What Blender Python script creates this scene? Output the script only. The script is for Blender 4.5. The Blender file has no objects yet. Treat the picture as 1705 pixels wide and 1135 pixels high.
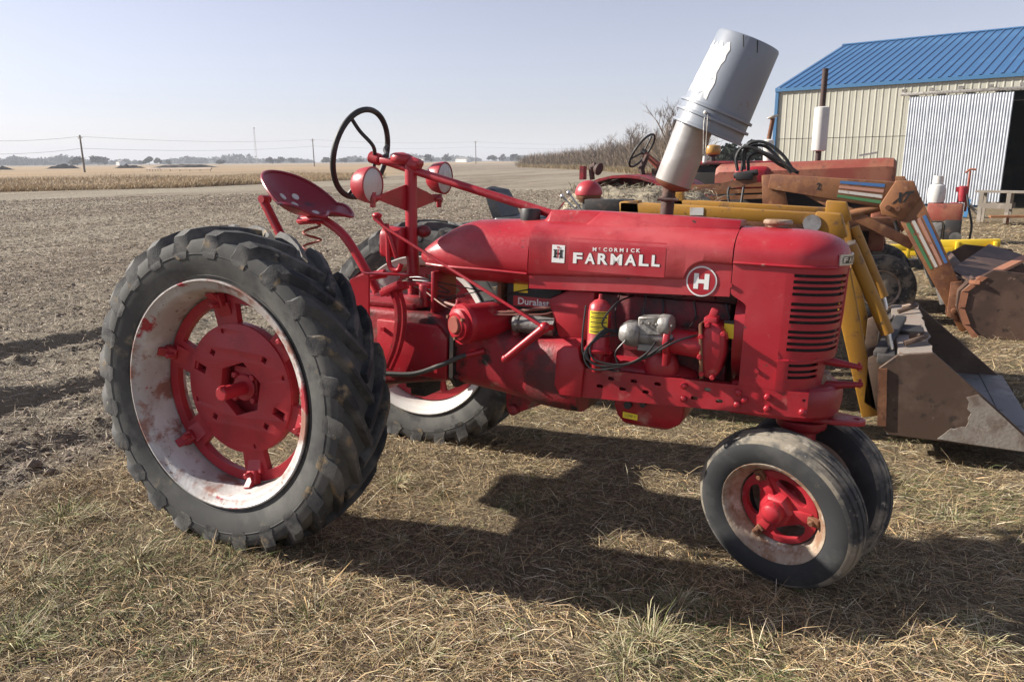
import bpy, bmesh, math, random
import numpy as np
from mathutils import Vector, Matrix, geometry
random.seed(7); rng = np.random.default_rng(11)
R = math.radians
sc = bpy.context.scene
col = sc.collection
# ------------------------------------------------------------------ camera
CAM = np.array((2.4774, -3.165, 1.706)); YAW, PITCH, ROLL, FPX = -0.4317, 0.236, -0.0088, 1252.12
PW, PH = 1705.0, 1135.0
_f = np.array([math.sin(YAW)*math.cos(PITCH), math.cos(YAW)*math.cos(PITCH), -math.sin(PITCH)])
_r = np.array([math.cos(YAW), -math.sin(YAW), 0.0]); _u = np.cross(_r, _f)
CR = _r*math.cos(ROLL) + _u*math.sin(ROLL); CU = -_r*math.sin(ROLL) + _u*math.cos(ROLL); CF = _f
cd = bpy.data.cameras.new('camera'); cam = bpy.data.objects.new('camera', cd); col.objects.link(cam)
cd.sensor_width = 36.0; cd.lens = FPX*36.0/PW; cd.clip_start = 0.05; cd.clip_end = 20000
m = Matrix.Identity(4)
for i in range(3):
    m[i][0], m[i][1], m[i][2], m[i][3] = CR[i], CU[i], -CF[i], CAM[i]
cam.matrix_world = m; sc.camera = cam
# ------------------------------------------------------------------ world, sun, exposure
SUN_EL = R(29.0); SUN_AZ = math.atan2(-0.98, -0.20)          # azimuth from +Y towards +X
w = bpy.data.worlds.new('World'); sc.world = w; w.use_nodes = True
nt = w.node_tree; nt.nodes.clear()
sky = nt.nodes.new('ShaderNodeTexSky'); sky.sky_type = 'NISHITA'; sky.sun_disc = False
sky.sun_elevation = SUN_EL; sky.sun_rotation = SUN_AZ % (2*math.pi)
sky.altitude = 200; sky.air_density = 1.0; sky.dust_density = 0.5; sky.ozone_density = 3.0
bg = nt.nodes.new('ShaderNodeBackground'); bg.inputs['Strength'].default_value = 0.070
wo = nt.nodes.new('ShaderNodeOutputWorld')
hs = nt.nodes.new('ShaderNodeHueSaturation'); hs.inputs['Saturation'].default_value = 0.5   # thin even veil of high haze
tn = nt.nodes.new('ShaderNodeMix'); tn.data_type = 'RGBA'; tn.blend_type = 'MULTIPLY'; tn.inputs['Factor'].default_value = 1; tn.inputs['B'].default_value = (.94,.885,.97,1)
nt.links.new(sky.outputs[0], hs.inputs['Color']); nt.links.new(hs.outputs[0], tn.inputs['A']); nt.links.new(tn.outputs['Result'], bg.inputs['Color']); nt.links.new(bg.outputs[0], wo.inputs['Surface'])
sl = bpy.data.lights.new('sun', 'SUN'); sl.energy = 5.0; sl.angle = R(0.6); sl.color = (1.0, 0.93, 0.83)
sun = bpy.data.objects.new('sun', sl); col.objects.link(sun)
_sd = Vector((math.sin(SUN_AZ)*math.cos(SUN_EL), math.cos(SUN_AZ)*math.cos(SUN_EL), math.sin(SUN_EL)))
sun.rotation_euler = _sd.to_track_quat('Z', 'Y').to_euler(); sun.location = (-20, -4, 20)
sc.view_settings.view_transform = 'Standard'; sc.view_settings.look = 'None'
sc.view_settings.exposure = 1.02; sc.view_settings.gamma = 1.0
# ------------------------------------------------------------------ pixel -> place
RX, RY = -0.0582, 0.0201                                      # the tractor stands a little out of level
_cx, _sx, _cy, _sy = math.cos(RX), math.sin(RX), math.cos(RY), math.sin(RY)
TR = np.array([[1,0,0],[0,_cx,-_sx],[0,_sx,_cx]]) @ np.array([[_cy,0,_sy],[0,1,0],[-_sy,0,_cy]])
TC = TR.T @ CAM
def _ray(px, py): return (px-PW/2)/FPX*CR - (py-PH/2)/FPX*CU + CF
def AT(px, py, z=None, y=None, dist=None):
    d = _ray(px, py)
    if z is not None: t = (z-CAM[2])/d[2]
    elif y is not None: t = (y-CAM[1])/d[1]
    else: t = dist/math.hypot(d[0], d[1])
    return Vector(CAM + d*t)
def TP(px, py, y):                                            # tractor frame, on the plane y
    d = TR.T @ _ray(px, py); return Vector(TC + d*(y-TC[1])/d[1])
# ------------------------------------------------------------------ mesh helpers
def V(*a): return Vector(a)
def basis(d, up=None):
    d = Vector(d).normalized(); up = Vector(up) if up is not None else (V(0,0,1) if abs(d.z) < .95 else V(1,0,0))
    s = d.cross(up).normalized(); return d, s, s.cross(d)
class MB:
    def __init__(self, M=None): self.v = []; self.f = []; self.M = M
    def add(self, vs, fs):
        o = len(self.v); M = self.M
        self.v += [M @ Vector(p) if M else Vector(p) for p in vs]; self.f += [tuple(i+o for i in f) for f in fs]; return self
    def box(self, c, s, rot=None):
        c = Vector(c); vs = []
        for x in (-.5,.5):
            for y in (-.5,.5):
                for z in (-.5,.5):
                    q = V(x*s[0], y*s[1], z*s[2]); vs.append(c + (rot @ q if rot else q))
        return self.add(vs, [(0,1,3,2),(4,6,7,5),(0,4,5,1),(2,3,7,6),(0,2,6,4),(1,5,7,3)])
    def beam(self, a, b, w, h, up=None, w2=None, h2=None):
        a, b = Vector(a), Vector(b); d, s, u = basis(b-a, up); w2 = w if w2 is None else w2; h2 = h if h2 is None else h2
        vs = [a-s*w/2-u*h/2, a+s*w/2-u*h/2, a+s*w/2+u*h/2, a-s*w/2+u*h/2, b-s*w2/2-u*h2/2, b+s*w2/2-u*h2/2, b+s*w2/2+u*h2/2, b-s*w2/2+u*h2/2]
        return self.add(vs, [(3,2,1,0),(4,5,6,7),(0,1,5,4),(1,2,6,5),(2,3,7,6),(3,0,4,7)])
    def prism(self, pts, vec):
        n = len(pts); vec = Vector(vec); a = [Vector(p) for p in pts]
        return self.add(a + [p+vec for p in a], [tuple(range(n))[::-1], tuple(range(n, 2*n))] + [(i, (i+1)%n, n+(i+1)%n, n+i) for i in range(n)])
    def plate(self, outer, holes, fr, w0, w1):                # polygon with holes, fr(u,v,w) -> place
        loops = [outer] + list(holes); tri = geometry.tessellate_polygon([[V(p[0],p[1],0) for p in l] for l in loops])
        flat = [p for l in loops for p in l]; n = len(flat)
        fs = [tuple(t) for t in tri] + [tuple(i+n for i in t)[::-1] for t in tri]; o = 0
        for l in loops:
            k = len(l)
            for i in range(k): fs.append((o+i, o+(i+1)%k, n+o+(i+1)%k, n+o+i))
            o += k
        return self.add([fr(p[0],p[1],w0) for p in flat] + [fr(p[0],p[1],w1) for p in flat], fs)
    def tube(self, path, r, n=10, closed=False, cap=True):
        P = [Vector(p) for p in path]; k = len(P); rr = r if isinstance(r, (list, tuple)) else [r]*k
        vs = []; fs = []; ps = None
        for i, p in enumerate(P):
            if closed: d = P[(i+1)%k]-P[i-1]
            else: d = P[min(i+1,k-1)]-P[max(i-1,0)]
            d = d.normalized()
            if ps is None: _, s, u = basis(d)
            else:
                s = (ps - d*ps.dot(d)); s = s.normalized() if s.length > 1e-6 else basis(d)[1]; u = s.cross(d)
            ps = s
            for j in range(n):
                a = 2*math.pi*j/n; vs.append(p + (s*math.cos(a) + u*math.sin(a))*rr[i])
        for i in range(k if closed else k-1):
            for j in range(n): fs.append((i*n+j, i*n+(j+1)%n, ((i+1)%k)*n+(j+1)%n, ((i+1)%k)*n+j))
        if cap and not closed: fs += [tuple(range(n))[::-1], tuple((k-1)*n+j for j in range(n))]
        return self.add(vs, fs)
    def lathe(self, prof, o, ax, n=24, closed=False, a0=0, a1=2*math.pi):
        o = Vector(o); d, s, u = basis(ax); k = len(prof); full = abs(a1-a0) > 6.28; vs = []; fs = []; m_ = n if full else n+1
        for (a, r) in prof:
            for j in range(m_):
                t = a0+(a1-a0)*j/n; vs.append(o + d*a + (s*math.cos(t)+u*math.sin(t))*r)
        for i in range(k if closed else k-1):
            for j in range(n):
                j2 = (j+1) % m_; fs.append((i*m_+j, i*m_+j2, ((i+1)%k)*m_+j2, ((i+1)%k)*m_+j))
        if not closed and full:
            if prof[0][1] > 1e-5: fs.append(tuple(range(m_))[::-1])
            if prof[-1][1] > 1e-5: fs.append(tuple((k-1)*m_+j for j in range(m_)))
        return self.add(vs, fs)
    def cyl(self, a, b, r, n=16, r2=None, ch=0):
        a, b = Vector(a), Vector(b); L = (b-a).length; r2 = r if r2 is None else r2
        pr = [(0,r),(L,r2)] if not ch else [(0,r-ch),(ch,r),(L-ch,r2),(L,r2-ch)]
        return self.lathe(pr, a, b-a, n)
    def ball(self, c, r, n=14, k=8, sq=(1,1,1)):
        vs = []; fs = []; c = Vector(c)
        for i in range(k+1):
            t = math.pi*i/k
            for j in range(n):
                a = 2*math.pi*j/n; vs.append(c + V(math.sin(t)*math.cos(a)*r*sq[0], math.sin(t)*math.sin(a)*r*sq[1], math.cos(t)*r*sq[2]))
        for i in range(k):
            for j in range(n): fs.append((i*n+j, (i+1)*n+j, (i+1)*n+(j+1)%n, i*n+(j+1)%n))
        return self.add(vs, fs)
    def loft(self, secs, closed=True, caps=True):
        n = len(secs[0]); vs = [p for s in secs for p in s]; fs = []
        for i in range(len(secs)-1):
            for j in range(n if closed else n-1): fs.append((i*n+j, i*n+(j+1)%n, (i+1)*n+(j+1)%n, (i+1)*n+j))
        if caps: fs += [tuple(range(n))[::-1], tuple((len(secs)-1)*n+j for j in range(n))]
        return self.add(vs, fs)
    def build(self, name, mat, parent=None, bevel=0, bseg=2, ang=38, solid=0, sub=0, noise=0, label=None):
        me = bpy.data.meshes.new(name); me.from_pydata([tuple(p) for p in self.v], [], self.f)
        bm = bmesh.new(); bm.from_mesh(me)
        bmesh.ops.remove_doubles(bm, verts=bm.verts, dist=1e-5)
        if solid:
            bmesh.ops.recalc_face_normals(bm, faces=bm.faces); bmesh.ops.solidify(bm, geom=bm.faces[:], thickness=solid)
        bmesh.ops.recalc_face_normals(bm, faces=bm.faces)
        if bevel:
            es = [e for e in bm.edges if len(e.link_faces) == 2 and e.calc_face_angle(0) > R(28)]
            bmesh.ops.bevel(bm, geom=es, offset=bevel, segments=bseg, affect='EDGES', profile=.5, clamp_overlap=True)
        if sub:
            bmesh.ops.subdivide_edges(bm, edges=bm.edges[:], cuts=sub, use_grid_fill=True)
        if noise:
            from mathutils import noise as nz
            for vv in bm.verts: vv.co += nz.noise_vector(vv.co*9.0)*noise
        bm.to_mesh(me); bm.free()
        me.shade_smooth(); me.set_sharp_from_angle(angle=R(ang))
        if mat: me.materials.append(mat)
        o = bpy.data.objects.new(name, me); col.objects.link(o)
        if parent: o.parent = parent
        if label: o['label'] = label
        return o
def tag(o, label, cat, group=None):
    o['label'] = label; o['category'] = cat
    if group: o['group'] = group
    return o
def thing(name, label, cat, loc=(0,0,0), rz=0, group=None):
    o = bpy.data.objects.new(name, None); col.objects.link(o); o.location = loc; o.rotation_euler = (0,0,rz); o.empty_display_size = .1
    return tag(o, label, cat, group)
def struct(o): o['kind'] = 'structure'; return o
def smooth(t): t = np.clip(t, 0, 1); return t*t*(3-2*t)
def spline(pts, n=8):                                         # Catmull-Rom through points
    P = [Vector(p) for p in pts]; P = [P[0]*2-P[1]] + P + [P[-1]*2-P[-2]]; out = []
    for i in range(1, len(P)-2):
        a, b, c, d = P[i-1:i+3]
        for k in range(n):
            t = k/n; out.append(.5*((2*b)+(c-a)*t+(2*a-5*b+4*c-d)*t*t+(3*b-a-3*c+d)*t*t*t))
    out.append(P[-2]); return out
def circ(cx, cy, r, n=20, a0=0): return [(cx+r*math.cos(a0+2*math.pi*i/n), cy+r*math.sin(a0+2*math.pi*i/n)) for i in range(n)]
_txt = {}
def text_mesh(s, bold=0.0, extr=0.0):                         # flat letters as (verts, faces), height about 0.7
    cu = bpy.data.curves.new('t', 'FONT'); cu.body = s; cu.size = 1.0; cu.offset = bold; cu.extrude = extr; cu.resolution_u = 3
    o = bpy.data.objects.new('t', cu); col.objects.link(o); bpy.context.view_layer.update()
    me = o.evaluated_get(bpy.context.evaluated_depsgraph_get()).to_mesh()
    vs = [v.co.copy() for v in me.vertices]; fs = [tuple(p.vertices) for p in me.polygons]
    bpy.data.objects.remove(o); bpy.data.curves.remove(cu); return vs, fs
def put_text(mb, s, u0, u1, v0, v1, fr, bold=0.0, w=0.0):     # letters fitted in a u,v rectangle; fr(u,v,w) -> place
    vs, fs = text_mesh(s, bold); xs = [p.x for p in vs]; ys = [p.y for p in vs]
    a, b, c, d = min(xs), max(xs), min(ys), max(ys)
    mb.add([fr(u0+(p.x-a)/(b-a)*(u1-u0), v0+(p.y-c)/(d-c)*(v1-v0), w) for p in vs], fs); return mb
# ------------------------------------------------------------------ materials
def mk(name, base, layers=(), rough=.5, metal=0.0, bump=0.0, bscale=60.0, rvar=0.0, coord='Object', spec=.5, stretch=None):
    """base colour, then layers (colour, scale, lo, hi[, detail]) mixed in by noise between lo and hi"""
    mt = bpy.data.materials.new(name); mt.use_nodes = True; t = mt.node_tree; N = t.nodes; L = t.links
    b = N['Principled BSDF']; b.inputs['Roughness'].default_value = rough; b.inputs['Metallic'].default_value = metal
    b.inputs['Specular IOR Level'].default_value = spec
    tc = N.new('ShaderNodeTexCoord'); vec = tc.outputs[coord]
    if stretch:
        mp = N.new('ShaderNodeMapping'); mp.inputs['Scale'].default_value = stretch; L.new(vec, mp.inputs[0]); vec = mp.outputs[0]
    cur = None
    for i, l in enumerate(layers):
        c, s, lo, hi = l[:4]; det = l[4] if len(l) > 4 else 6
        n = N.new('ShaderNodeTexNoise'); n.noise_dimensions = '4D'; n.inputs['W'].default_value = 3.7*i+1.3
        n.inputs['Scale'].default_value = s; n.inputs['Detail'].default_value = det; n.inputs['Roughness'].default_value = .62
        L.new(vec, n.inputs['Vector'])
        r = N.new('ShaderNodeMapRange'); r.interpolation_type = 'SMOOTHSTEP'; r.inputs['From Min'].default_value = lo; r.inputs['From Max'].default_value = hi
        L.new(n.outputs['Fac'], r.inputs['Value'])
        mx = N.new('ShaderNodeMix'); mx.data_type = 'RGBA'; mx.inputs['B'].default_value = (*c, 1)
        if cur is None: mx.inputs['A'].default_value = (*base, 1)
        else: L.new(cur, mx.inputs['A'])
        L.new(r.outputs[0], mx.inputs['Factor']); cur = mx.outputs['Result']
    if cur is None: b.inputs['Base Color'].default_value = (*base, 1)
    else: L.new(cur, b.inputs['Base Color'])
    if bump or rvar:
        n = N.new('ShaderNodeTexNoise'); n.inputs['Scale'].default_value = bscale; n.inputs['Detail'].default_value = 5; L.new(vec, n.inputs['Vector'])
        if bump:
            bp = N.new('ShaderNodeBump'); bp.inputs['Strength'].default_value = bump; bp.inputs['Distance'].default_value = .01
            L.new(n.outputs['Fac'], bp.inputs['Height']); L.new(bp.outputs[0], b.inputs['Normal'])
        if rvar:
            r = N.new('ShaderNodeMapRange'); r.inputs['To Min'].default_value = rough-rvar; r.inputs['To Max'].default_value = rough+rvar
            L.new(n.outputs['Fac'], r.inputs['Value']); L.new(r.outputs[0], b.inputs['Roughness'])
    return mt
M = {}
M['red'] = mk('red_paint', (.365,.011,.022), [((.45,.075,.08), 1.6, .44, .76), ((.25,.010,.018), 3.5, .48, .66), ((.40,.20,.17), 7, .60, .76, 10), ((.36,.26,.21), 22, .65, .77), ((.07,.04,.035), 30, .68, .705, 3), ((.20,.12,.09), 160, .65, .73)], .38, bump=.05, bscale=90, rvar=.2)
M['red_dirty'] = mk('red_paint_greasy', (.33,.018,.028), [((.10,.022,.022), 5, .44, .60), ((.22,.14,.10), 7, .58, .70), ((.025,.018,.016), 9, .54, .66)], .5, bump=.2, bscale=70, rvar=.15)
M['red_cast'] = mk('red_cast_iron', (.36,.018,.028), [((.27,.012,.02), 8, .45, .65), ((.28,.15,.12), 40, .68, .78)], .45, bump=.12, bscale=260, rvar=.1)
M['red_seat'] = mk('red_seat_paint', (.24,.010,.026), [((.06,.03,.045), 5.5, .58, .66), ((.34,.05,.07), 12, .62, .75)], .34, bump=.05, rvar=.1)
M['seat_wear'] = M['red_seat']
M['rust'] = mk('rusty_steel', (.16,.065,.032), [((.24,.11,.055), 7, .45, .65), ((.07,.035,.022), 18, .5, .68), ((.30,.20,.13), 60, .66, .76)], .75, metal=.15, bump=.12, bscale=80)
M['rust_red'] = mk('rusty_red_paint', (.26,.058,.038), [((.30,.115,.065), 3, .42, .6), ((.15,.05,.034), 9, .52, .68), ((.10,.05,.035), 30, .60, .70)], .6, bump=.1, bscale=60)
M['rust_orange'] = mk('rusty_orange_paint', (.25,.105,.04), [((.16,.06,.03), 5, .45, .62), ((.33,.17,.08), 12, .55, .7), ((.08,.04,.025), 30, .6, .72)], .65, bump=.12, bscale=60)
M['yellow'] = mk('worn_ochre_paint', (.36,.175,.014), [((.30,.14,.02), 3, .42, .65), ((.16,.085,.035), 8, .54, .68), ((.06,.04,.028), 26, .60, .70)], .55, bump=.1, rvar=.1)
M['yellow_bright'] = mk('bright_yellow_paint', (.62,.43,.02), [((.35,.22,.05), 10, .6, .75)], .5)
M['tyre'] = mk('weathered_tyre_rubber', (.060,.060,.057), [((.115,.113,.103), 3.5, .42, .64), ((.030,.030,.032), 6, .52, .68), ((.20,.17,.12), 9, .60, .72), ((.11,.08,.05), 30, .64, .74)], .82, bump=.10, bscale=260)
M['tyre_front'] = mk('muddy_tyre_rubber', (.045,.045,.045), [((.085,.083,.078), 6, .46, .66), ((.23,.20,.155), 6, .45, .58), ((.32,.285,.23), 26, .58, .68), ((.03,.03,.03), 9, .58, .66)], .85, bump=.15, bscale=220)
M['tyre_side'] = mk('dark_tyre_sidewall', (.026,.027,.029), [((.055,.055,.054), 6, .46, .68), ((.16,.135,.10), 8, .64, .74)], .8, bump=.08, bscale=220)
M['tyre_lug'] = mk('worn_tread_rubber', (.060,.060,.058), [((.125,.12,.11), 4, .43, .62), ((.022,.023,.026), 5, .46, .60), ((.22,.165,.095), 7, .56, .66), ((.30,.27,.22), 18, .64, .72)], .78, bump=.2, bscale=160)
M['rim_white'] = mk('flaking_white_rim', (.38,.35,.33), [((.52,.51,.50), 4, .45, .62), ((.25,.12,.09), 6, .50, .60), ((.30,.02,.03), 4.5, .57, .61), ((.16,.08,.05), 30, .58, .70)], .55, metal=.1, bump=.15)
M['rim_rust'] = mk('rusty_cream_rim', (.36,.29,.22), [((.22,.12,.07), 9, .45, .62), ((.50,.46,.40), 14, .55, .68), ((.12,.06,.035), 40, .6, .72)], .7, bump=.25)
M['rim_clean'] = mk('pale_painted_rim', (.62,.60,.56), [((.45,.40,.34), 8, .5, .7)], .45)
M['black'] = mk('black_rubber', (.018,.018,.018), [((.05,.048,.045), 12, .52, .7)], .55)
M['blackmetal'] = mk('black_metal', (.03,.028,.027), [((.09,.06,.045), 10, .55, .7)], .6, metal=.2)
M['dark'] = mk('dark_grime', (.02,.016,.014), [((.05,.03,.025), 10, .5, .7)], .8)
M['steel'] = mk('dull_steel', (.42,.41,.39), [((.25,.22,.19), 9, .5, .68)], .45, metal=.7, bump=.1)
M['cast_alu'] = mk('grey_cast_metal', (.26,.25,.235), [((.13,.115,.10), 18, .46, .64)], .5, metal=.4, bump=.3)
M['muffler'] = mk('aluminised_muffler', (.47,.46,.445), [((.36,.345,.325), 3, .42, .62), ((.30,.24,.19), 7, .62, .76)], .38, metal=.45, rvar=.1, stretch=(1,1,2.5))
M['pipe_rust'] = mk('dark_rusty_pipe', (.06,.035,.03), [((.12,.06,.04), 12, .5, .68)], .75, bump=.3)
M['pail'] = mk('grey_plastic_pail', (.215,.24,.28), [((.17,.185,.215), 5, .45, .68), ((.45,.45,.44), 14, .66, .69), ((.20,.14,.10), 12, .62, .70), ((.40,.40,.40), 60, .68, .72)], .42, rvar=.1)
M['pail_label'] = mk('torn_paper_label', (.66,.65,.63), [((.27,.305,.36), 14, .57, .60), ((.5,.49,.47), 40, .55, .7)], .7)
M['lens'] = mk('ribbed_lamp_glass', (.55,.54,.50), [((.38,.36,.33), 7, .5, .7)], .22, bump=.3, bscale=60, stretch=(1,6,1))
M['white'] = mk('white_vinyl', (.78,.78,.76), [((.6,.56,.52), 40, .62, .75)], .45)
M['black_print'] = mk('black_print', (.02,.02,.02), [], .5)
M['red_print'] = mk('red_print', (.365,.011,.022), [((.42,.06,.065), 3, .45, .75)], .42)
M['yellow_label'] = mk('yellow_label', (.80,.62,.03), [((.6,.45,.1), 60, .62, .75)], .45)
M['chrome'] = mk('dull_chrome', (.62,.62,.60), [((.4,.38,.35), 30, .55, .7)], .3, metal=.8)
M['wire'] = mk('black_wire', (.02,.02,.021), [], .4)
M['copper'] = mk('dusty_loom', (.20,.07,.055), [((.3,.17,.12), 20, .5, .7)], .6)
M['hose'] = mk('hose_rubber', (.05,.048,.045), [((.14,.12,.10), 25, .5, .7)], .55)
M['block'] = mk('engine_block_red', (.17,.010,.017), [((.05,.012,.014), 5, .44, .60), ((.12,.075,.055), 11, .56, .70), ((.02,.015,.013), 16, .56, .66)], .55, bump=.3, bscale=60)
M['radcore'] = mk('radiator_core', (.018,.016,.015), [((.05,.04,.03), 30, .55, .7)], .85)
M['vinyl_seat'] = mk('black_vinyl', (.02,.021,.023), [((.05,.05,.05), 9, .5, .7)], .4, bump=.1)
HAZE = 0.0004
# ================================================================== RED TRACTOR (frame: x forward, y left, z up)
root = thing('tractor', 'red row-crop tractor with white FARMALL lettering, a pail tipped over its muffler', 'tractor')
root.matrix_world = Matrix([list(TR[i])+[0] for i in range(3)] + [[0,0,0,1]])
RED, CAST, DIRTY = M['red'], M['red_cast'], M['red_dirty']
ZC = .675
# ---------------- rear wheels
def rear_wheel(s, yc, ph, rimmat, nm):
    """s = -1 right side, +1 left side; local outward axis = (0,s,0)"""
    def fr(u, v, w_): return V(u, yc + s*w_, ZC+v)            # w_ = outward offset from the tyre's mid-plane
    d = MB()
    # centre spider: ring, six spokes, hub
    ring = circ(0,0,.432,72); wins = []
    for k in range(6):
        c = R(42+30+60*k); h = R(20); ri, ro = .298, .385; loop = []
        for t in np.linspace(-1,1,9): loop.append((ro*math.cos(c+h*t), ro*math.sin(c+h*t)))
        for t in np.linspace(1,-1,9): loop.append((ri*math.cos(c+h*t*.92), ri*math.sin(c+h*t*.92)))
        wins.append(loop)
    d.plate(ring, wins+[circ(0,0,.262,40)], fr, -.045, -.012)
    for k in range(6):                                         # ribs on the spokes
        a = R(42+60*k); ca, sa = math.cos(a), math.sin(a)
        d.beam(fr(.285*ca,.285*sa,-.055), fr(.395*ca,.395*sa,-.015), .06, .05, up=(0,1,0), w2=.085)
    d.lathe([(-.22,.11),(-.09,.15)], fr(0,0,0), (0,s,0), 24); d.plate(circ(0,0,.275,40),[circ(0,0,.145,20)],fr,-.085,-.056)
    wheel = d.build('rear_wheel', CAST, root, bevel=.004, bseg=1)
    # weight disc with hexagonal opening, square holes and slots
    D = MB(); hexa = circ(.005,0,.128,6,R(20)); holes = [hexa]
    for k in range(4):
        a = R(45+90*k); cx, cz = .212*math.cos(a), .212*math.sin(a); q = .019
        holes.append([(cx+q*math.cos(b), cz+q*math.sin(b)) for b in (R(20),R(110),R(200),R(290))])
        a = R(18+90*k); holes.append(circ(.268*math.cos(a), .268*math.sin(a), .011, 8))
    for a in (R(163), R(-20)):
        ca, sa = math.cos(a), math.sin(a); pts = []
        for (rr, tt) in ((.205,-.018),(.275,-.02),(.275,.02),(.205,.018)): pts.append((rr*ca-tt*sa, rr*sa+tt*ca))
        holes.append(pts)
    D.plate(circ(0,0,.296,64), holes, fr, -.055, -.003)
    D.build('wheel_weight', CAST, wheel, bevel=.004, bseg=2)
    # hub clamp inside the opening
    H = MB(); H.box(fr(.0,.02,-.07), (.13,.05,.15)); H.cyl(fr(0,0,-.10), fr(0,0,-.03), .062, 20)
    for k in range(4):
        a = R(45+90*k); H.cyl(fr(.075*math.cos(a), .075*math.sin(a), -.08), fr(.075*math.cos(a), .075*math.sin(a), -.025), .017, 6)
    H.build('hub_clamp', CAST, wheel, bevel=.004, bseg=1)
    # rim
    r = MB(); P = [(.120,.468),(.128,.492),(.138,.506),(.146,.505),(.147,.499),(.138,.492),(.131,.470),(.122,.458),(.09,.452),(.055,.440),(-.055,.440),(-.09,.452),(-.122,.458),(-.131,.470),(-.138,.492),(-.147,.499),(-.146,.505),(-.138,.506),(-.128,.492),(-.12,.468),(-.09,.460),(-.05,.447),(.05,.447),(.09,.460)]
    r.lathe(P, fr(0,0,0), (0,s,0), 72, closed=True)
    r.build('rim', rimmat, wheel, ang=50)
    # rim clamps with bolts
    for k in range(6):
        a = R(42+60*k); ca, sa = math.cos(a), math.sin(a); c = MB()
        c.beam(fr(.375*ca,.375*sa,.005), fr(.437*ca,.437*sa,.018), .052, .04, up=(0,1,0))
        c.beam(fr(.40*ca,.40*sa,.015), fr(.443*ca,.443*sa,.06), .04, .022, up=(0,1,0))
        c.cyl(fr(.385*ca,.385*sa,.0), fr(.385*ca,.385*sa,.062), .014, 6)
        c.build('rim_clamp', CAST, wheel, bevel=.004, bseg=1)
    # tyre: carcass and bar lugs in one mould
    t = MB(); prof = [(.118,.468),(.129,.50),(.148,.545),(.161,.595),(.163,.640),(.152,.668),(.09,.686),(0,.692),(-.09,.686),(-.152,.668),(-.163,.640),(-.161,.595),(-.148,.545),(-.129,.50),(-.118,.468)]
    t.lathe(prof, fr(0,0,0), (0,s,0), 120, closed=True)
    for rr in (.522, .612):                                   # moulded rings on the sidewall
        a_ = np.interp(rr, [.50,.545,.595,.64], [.129,.148,.161,.163])
        for sd in (1,-1): t.lathe([(sd*(a_-.004),rr-.005),(sd*(a_+.0025),rr),(sd*(a_-.004),rr+.005)], fr(0,0,0), (0,s,0), 96, closed=True)
    t.build('tyre', M['tyre'], wheel, ang=30)
    lg = MB()
    A = [(-.014,.684,.727,.020),(.04,.684,.727,.022),(.10,.678,.724,.026),(.142,.666,.714,.031),(.159,.645,.692,.034),(.1655,.620,.648,.030),(.163,.596,.604,.014)]
    n = 24; jit = random.Random(3)
    for side in (1,-1):
        for k in range(n):
            p0 = 2*math.pi*(k + (.5 if side < 0 else 0))/n + ph; secs = []; dw = jit.uniform(-.003,.003); dh = jit.uniform(-.006,.003)
            for (a, rb, rt, hw) in A:
                tt = max(0, min(1, a/.162)); phi = p0 + .40*(1-tt)   # centre leads
                if a > .163: phi = p0 - .012
                def pt(rad, dphi): q = phi+dphi; return fr(rad*math.sin(q), rad*math.cos(q), a*side)
                hb = (hw+.012)/rb; ht = (hw-.004+dw)/rt
                secs.append([pt(rb,-hb), pt(rt+dh*(1-tt*.5),-ht), pt(rt+dh*(1-tt*.5),ht), pt(rb,hb)])
            lg.loft(secs)
    lg.build('tread_lugs', M['tyre_lug'], wheel, ang=24)
    return wheel
rear_wheel(-1, -.79, .05, M['rim_white'], 'r')
rear_wheel(1, .884, .12, M['rim_clean'], 'l')
ax = MB(); ax.cyl((0,-.895,ZC),(0,.96,ZC),.031,20,ch=.004); ax.box((0,-.885,ZC+.028),(.014,.03,.014)); ax.build('axle_shaft', RED, root)
ah = MB()
for s in (-1,1):
    ah.lathe([(0,.15),(.05,.15),(.09,.115),(.34,.088),(.40,.088),(.405,.12),(.43,.12),(.435,.07)], (0,s*.20,ZC), (0,s,0), 28)
ah.build('axle_housing', DIRTY, root)
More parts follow.
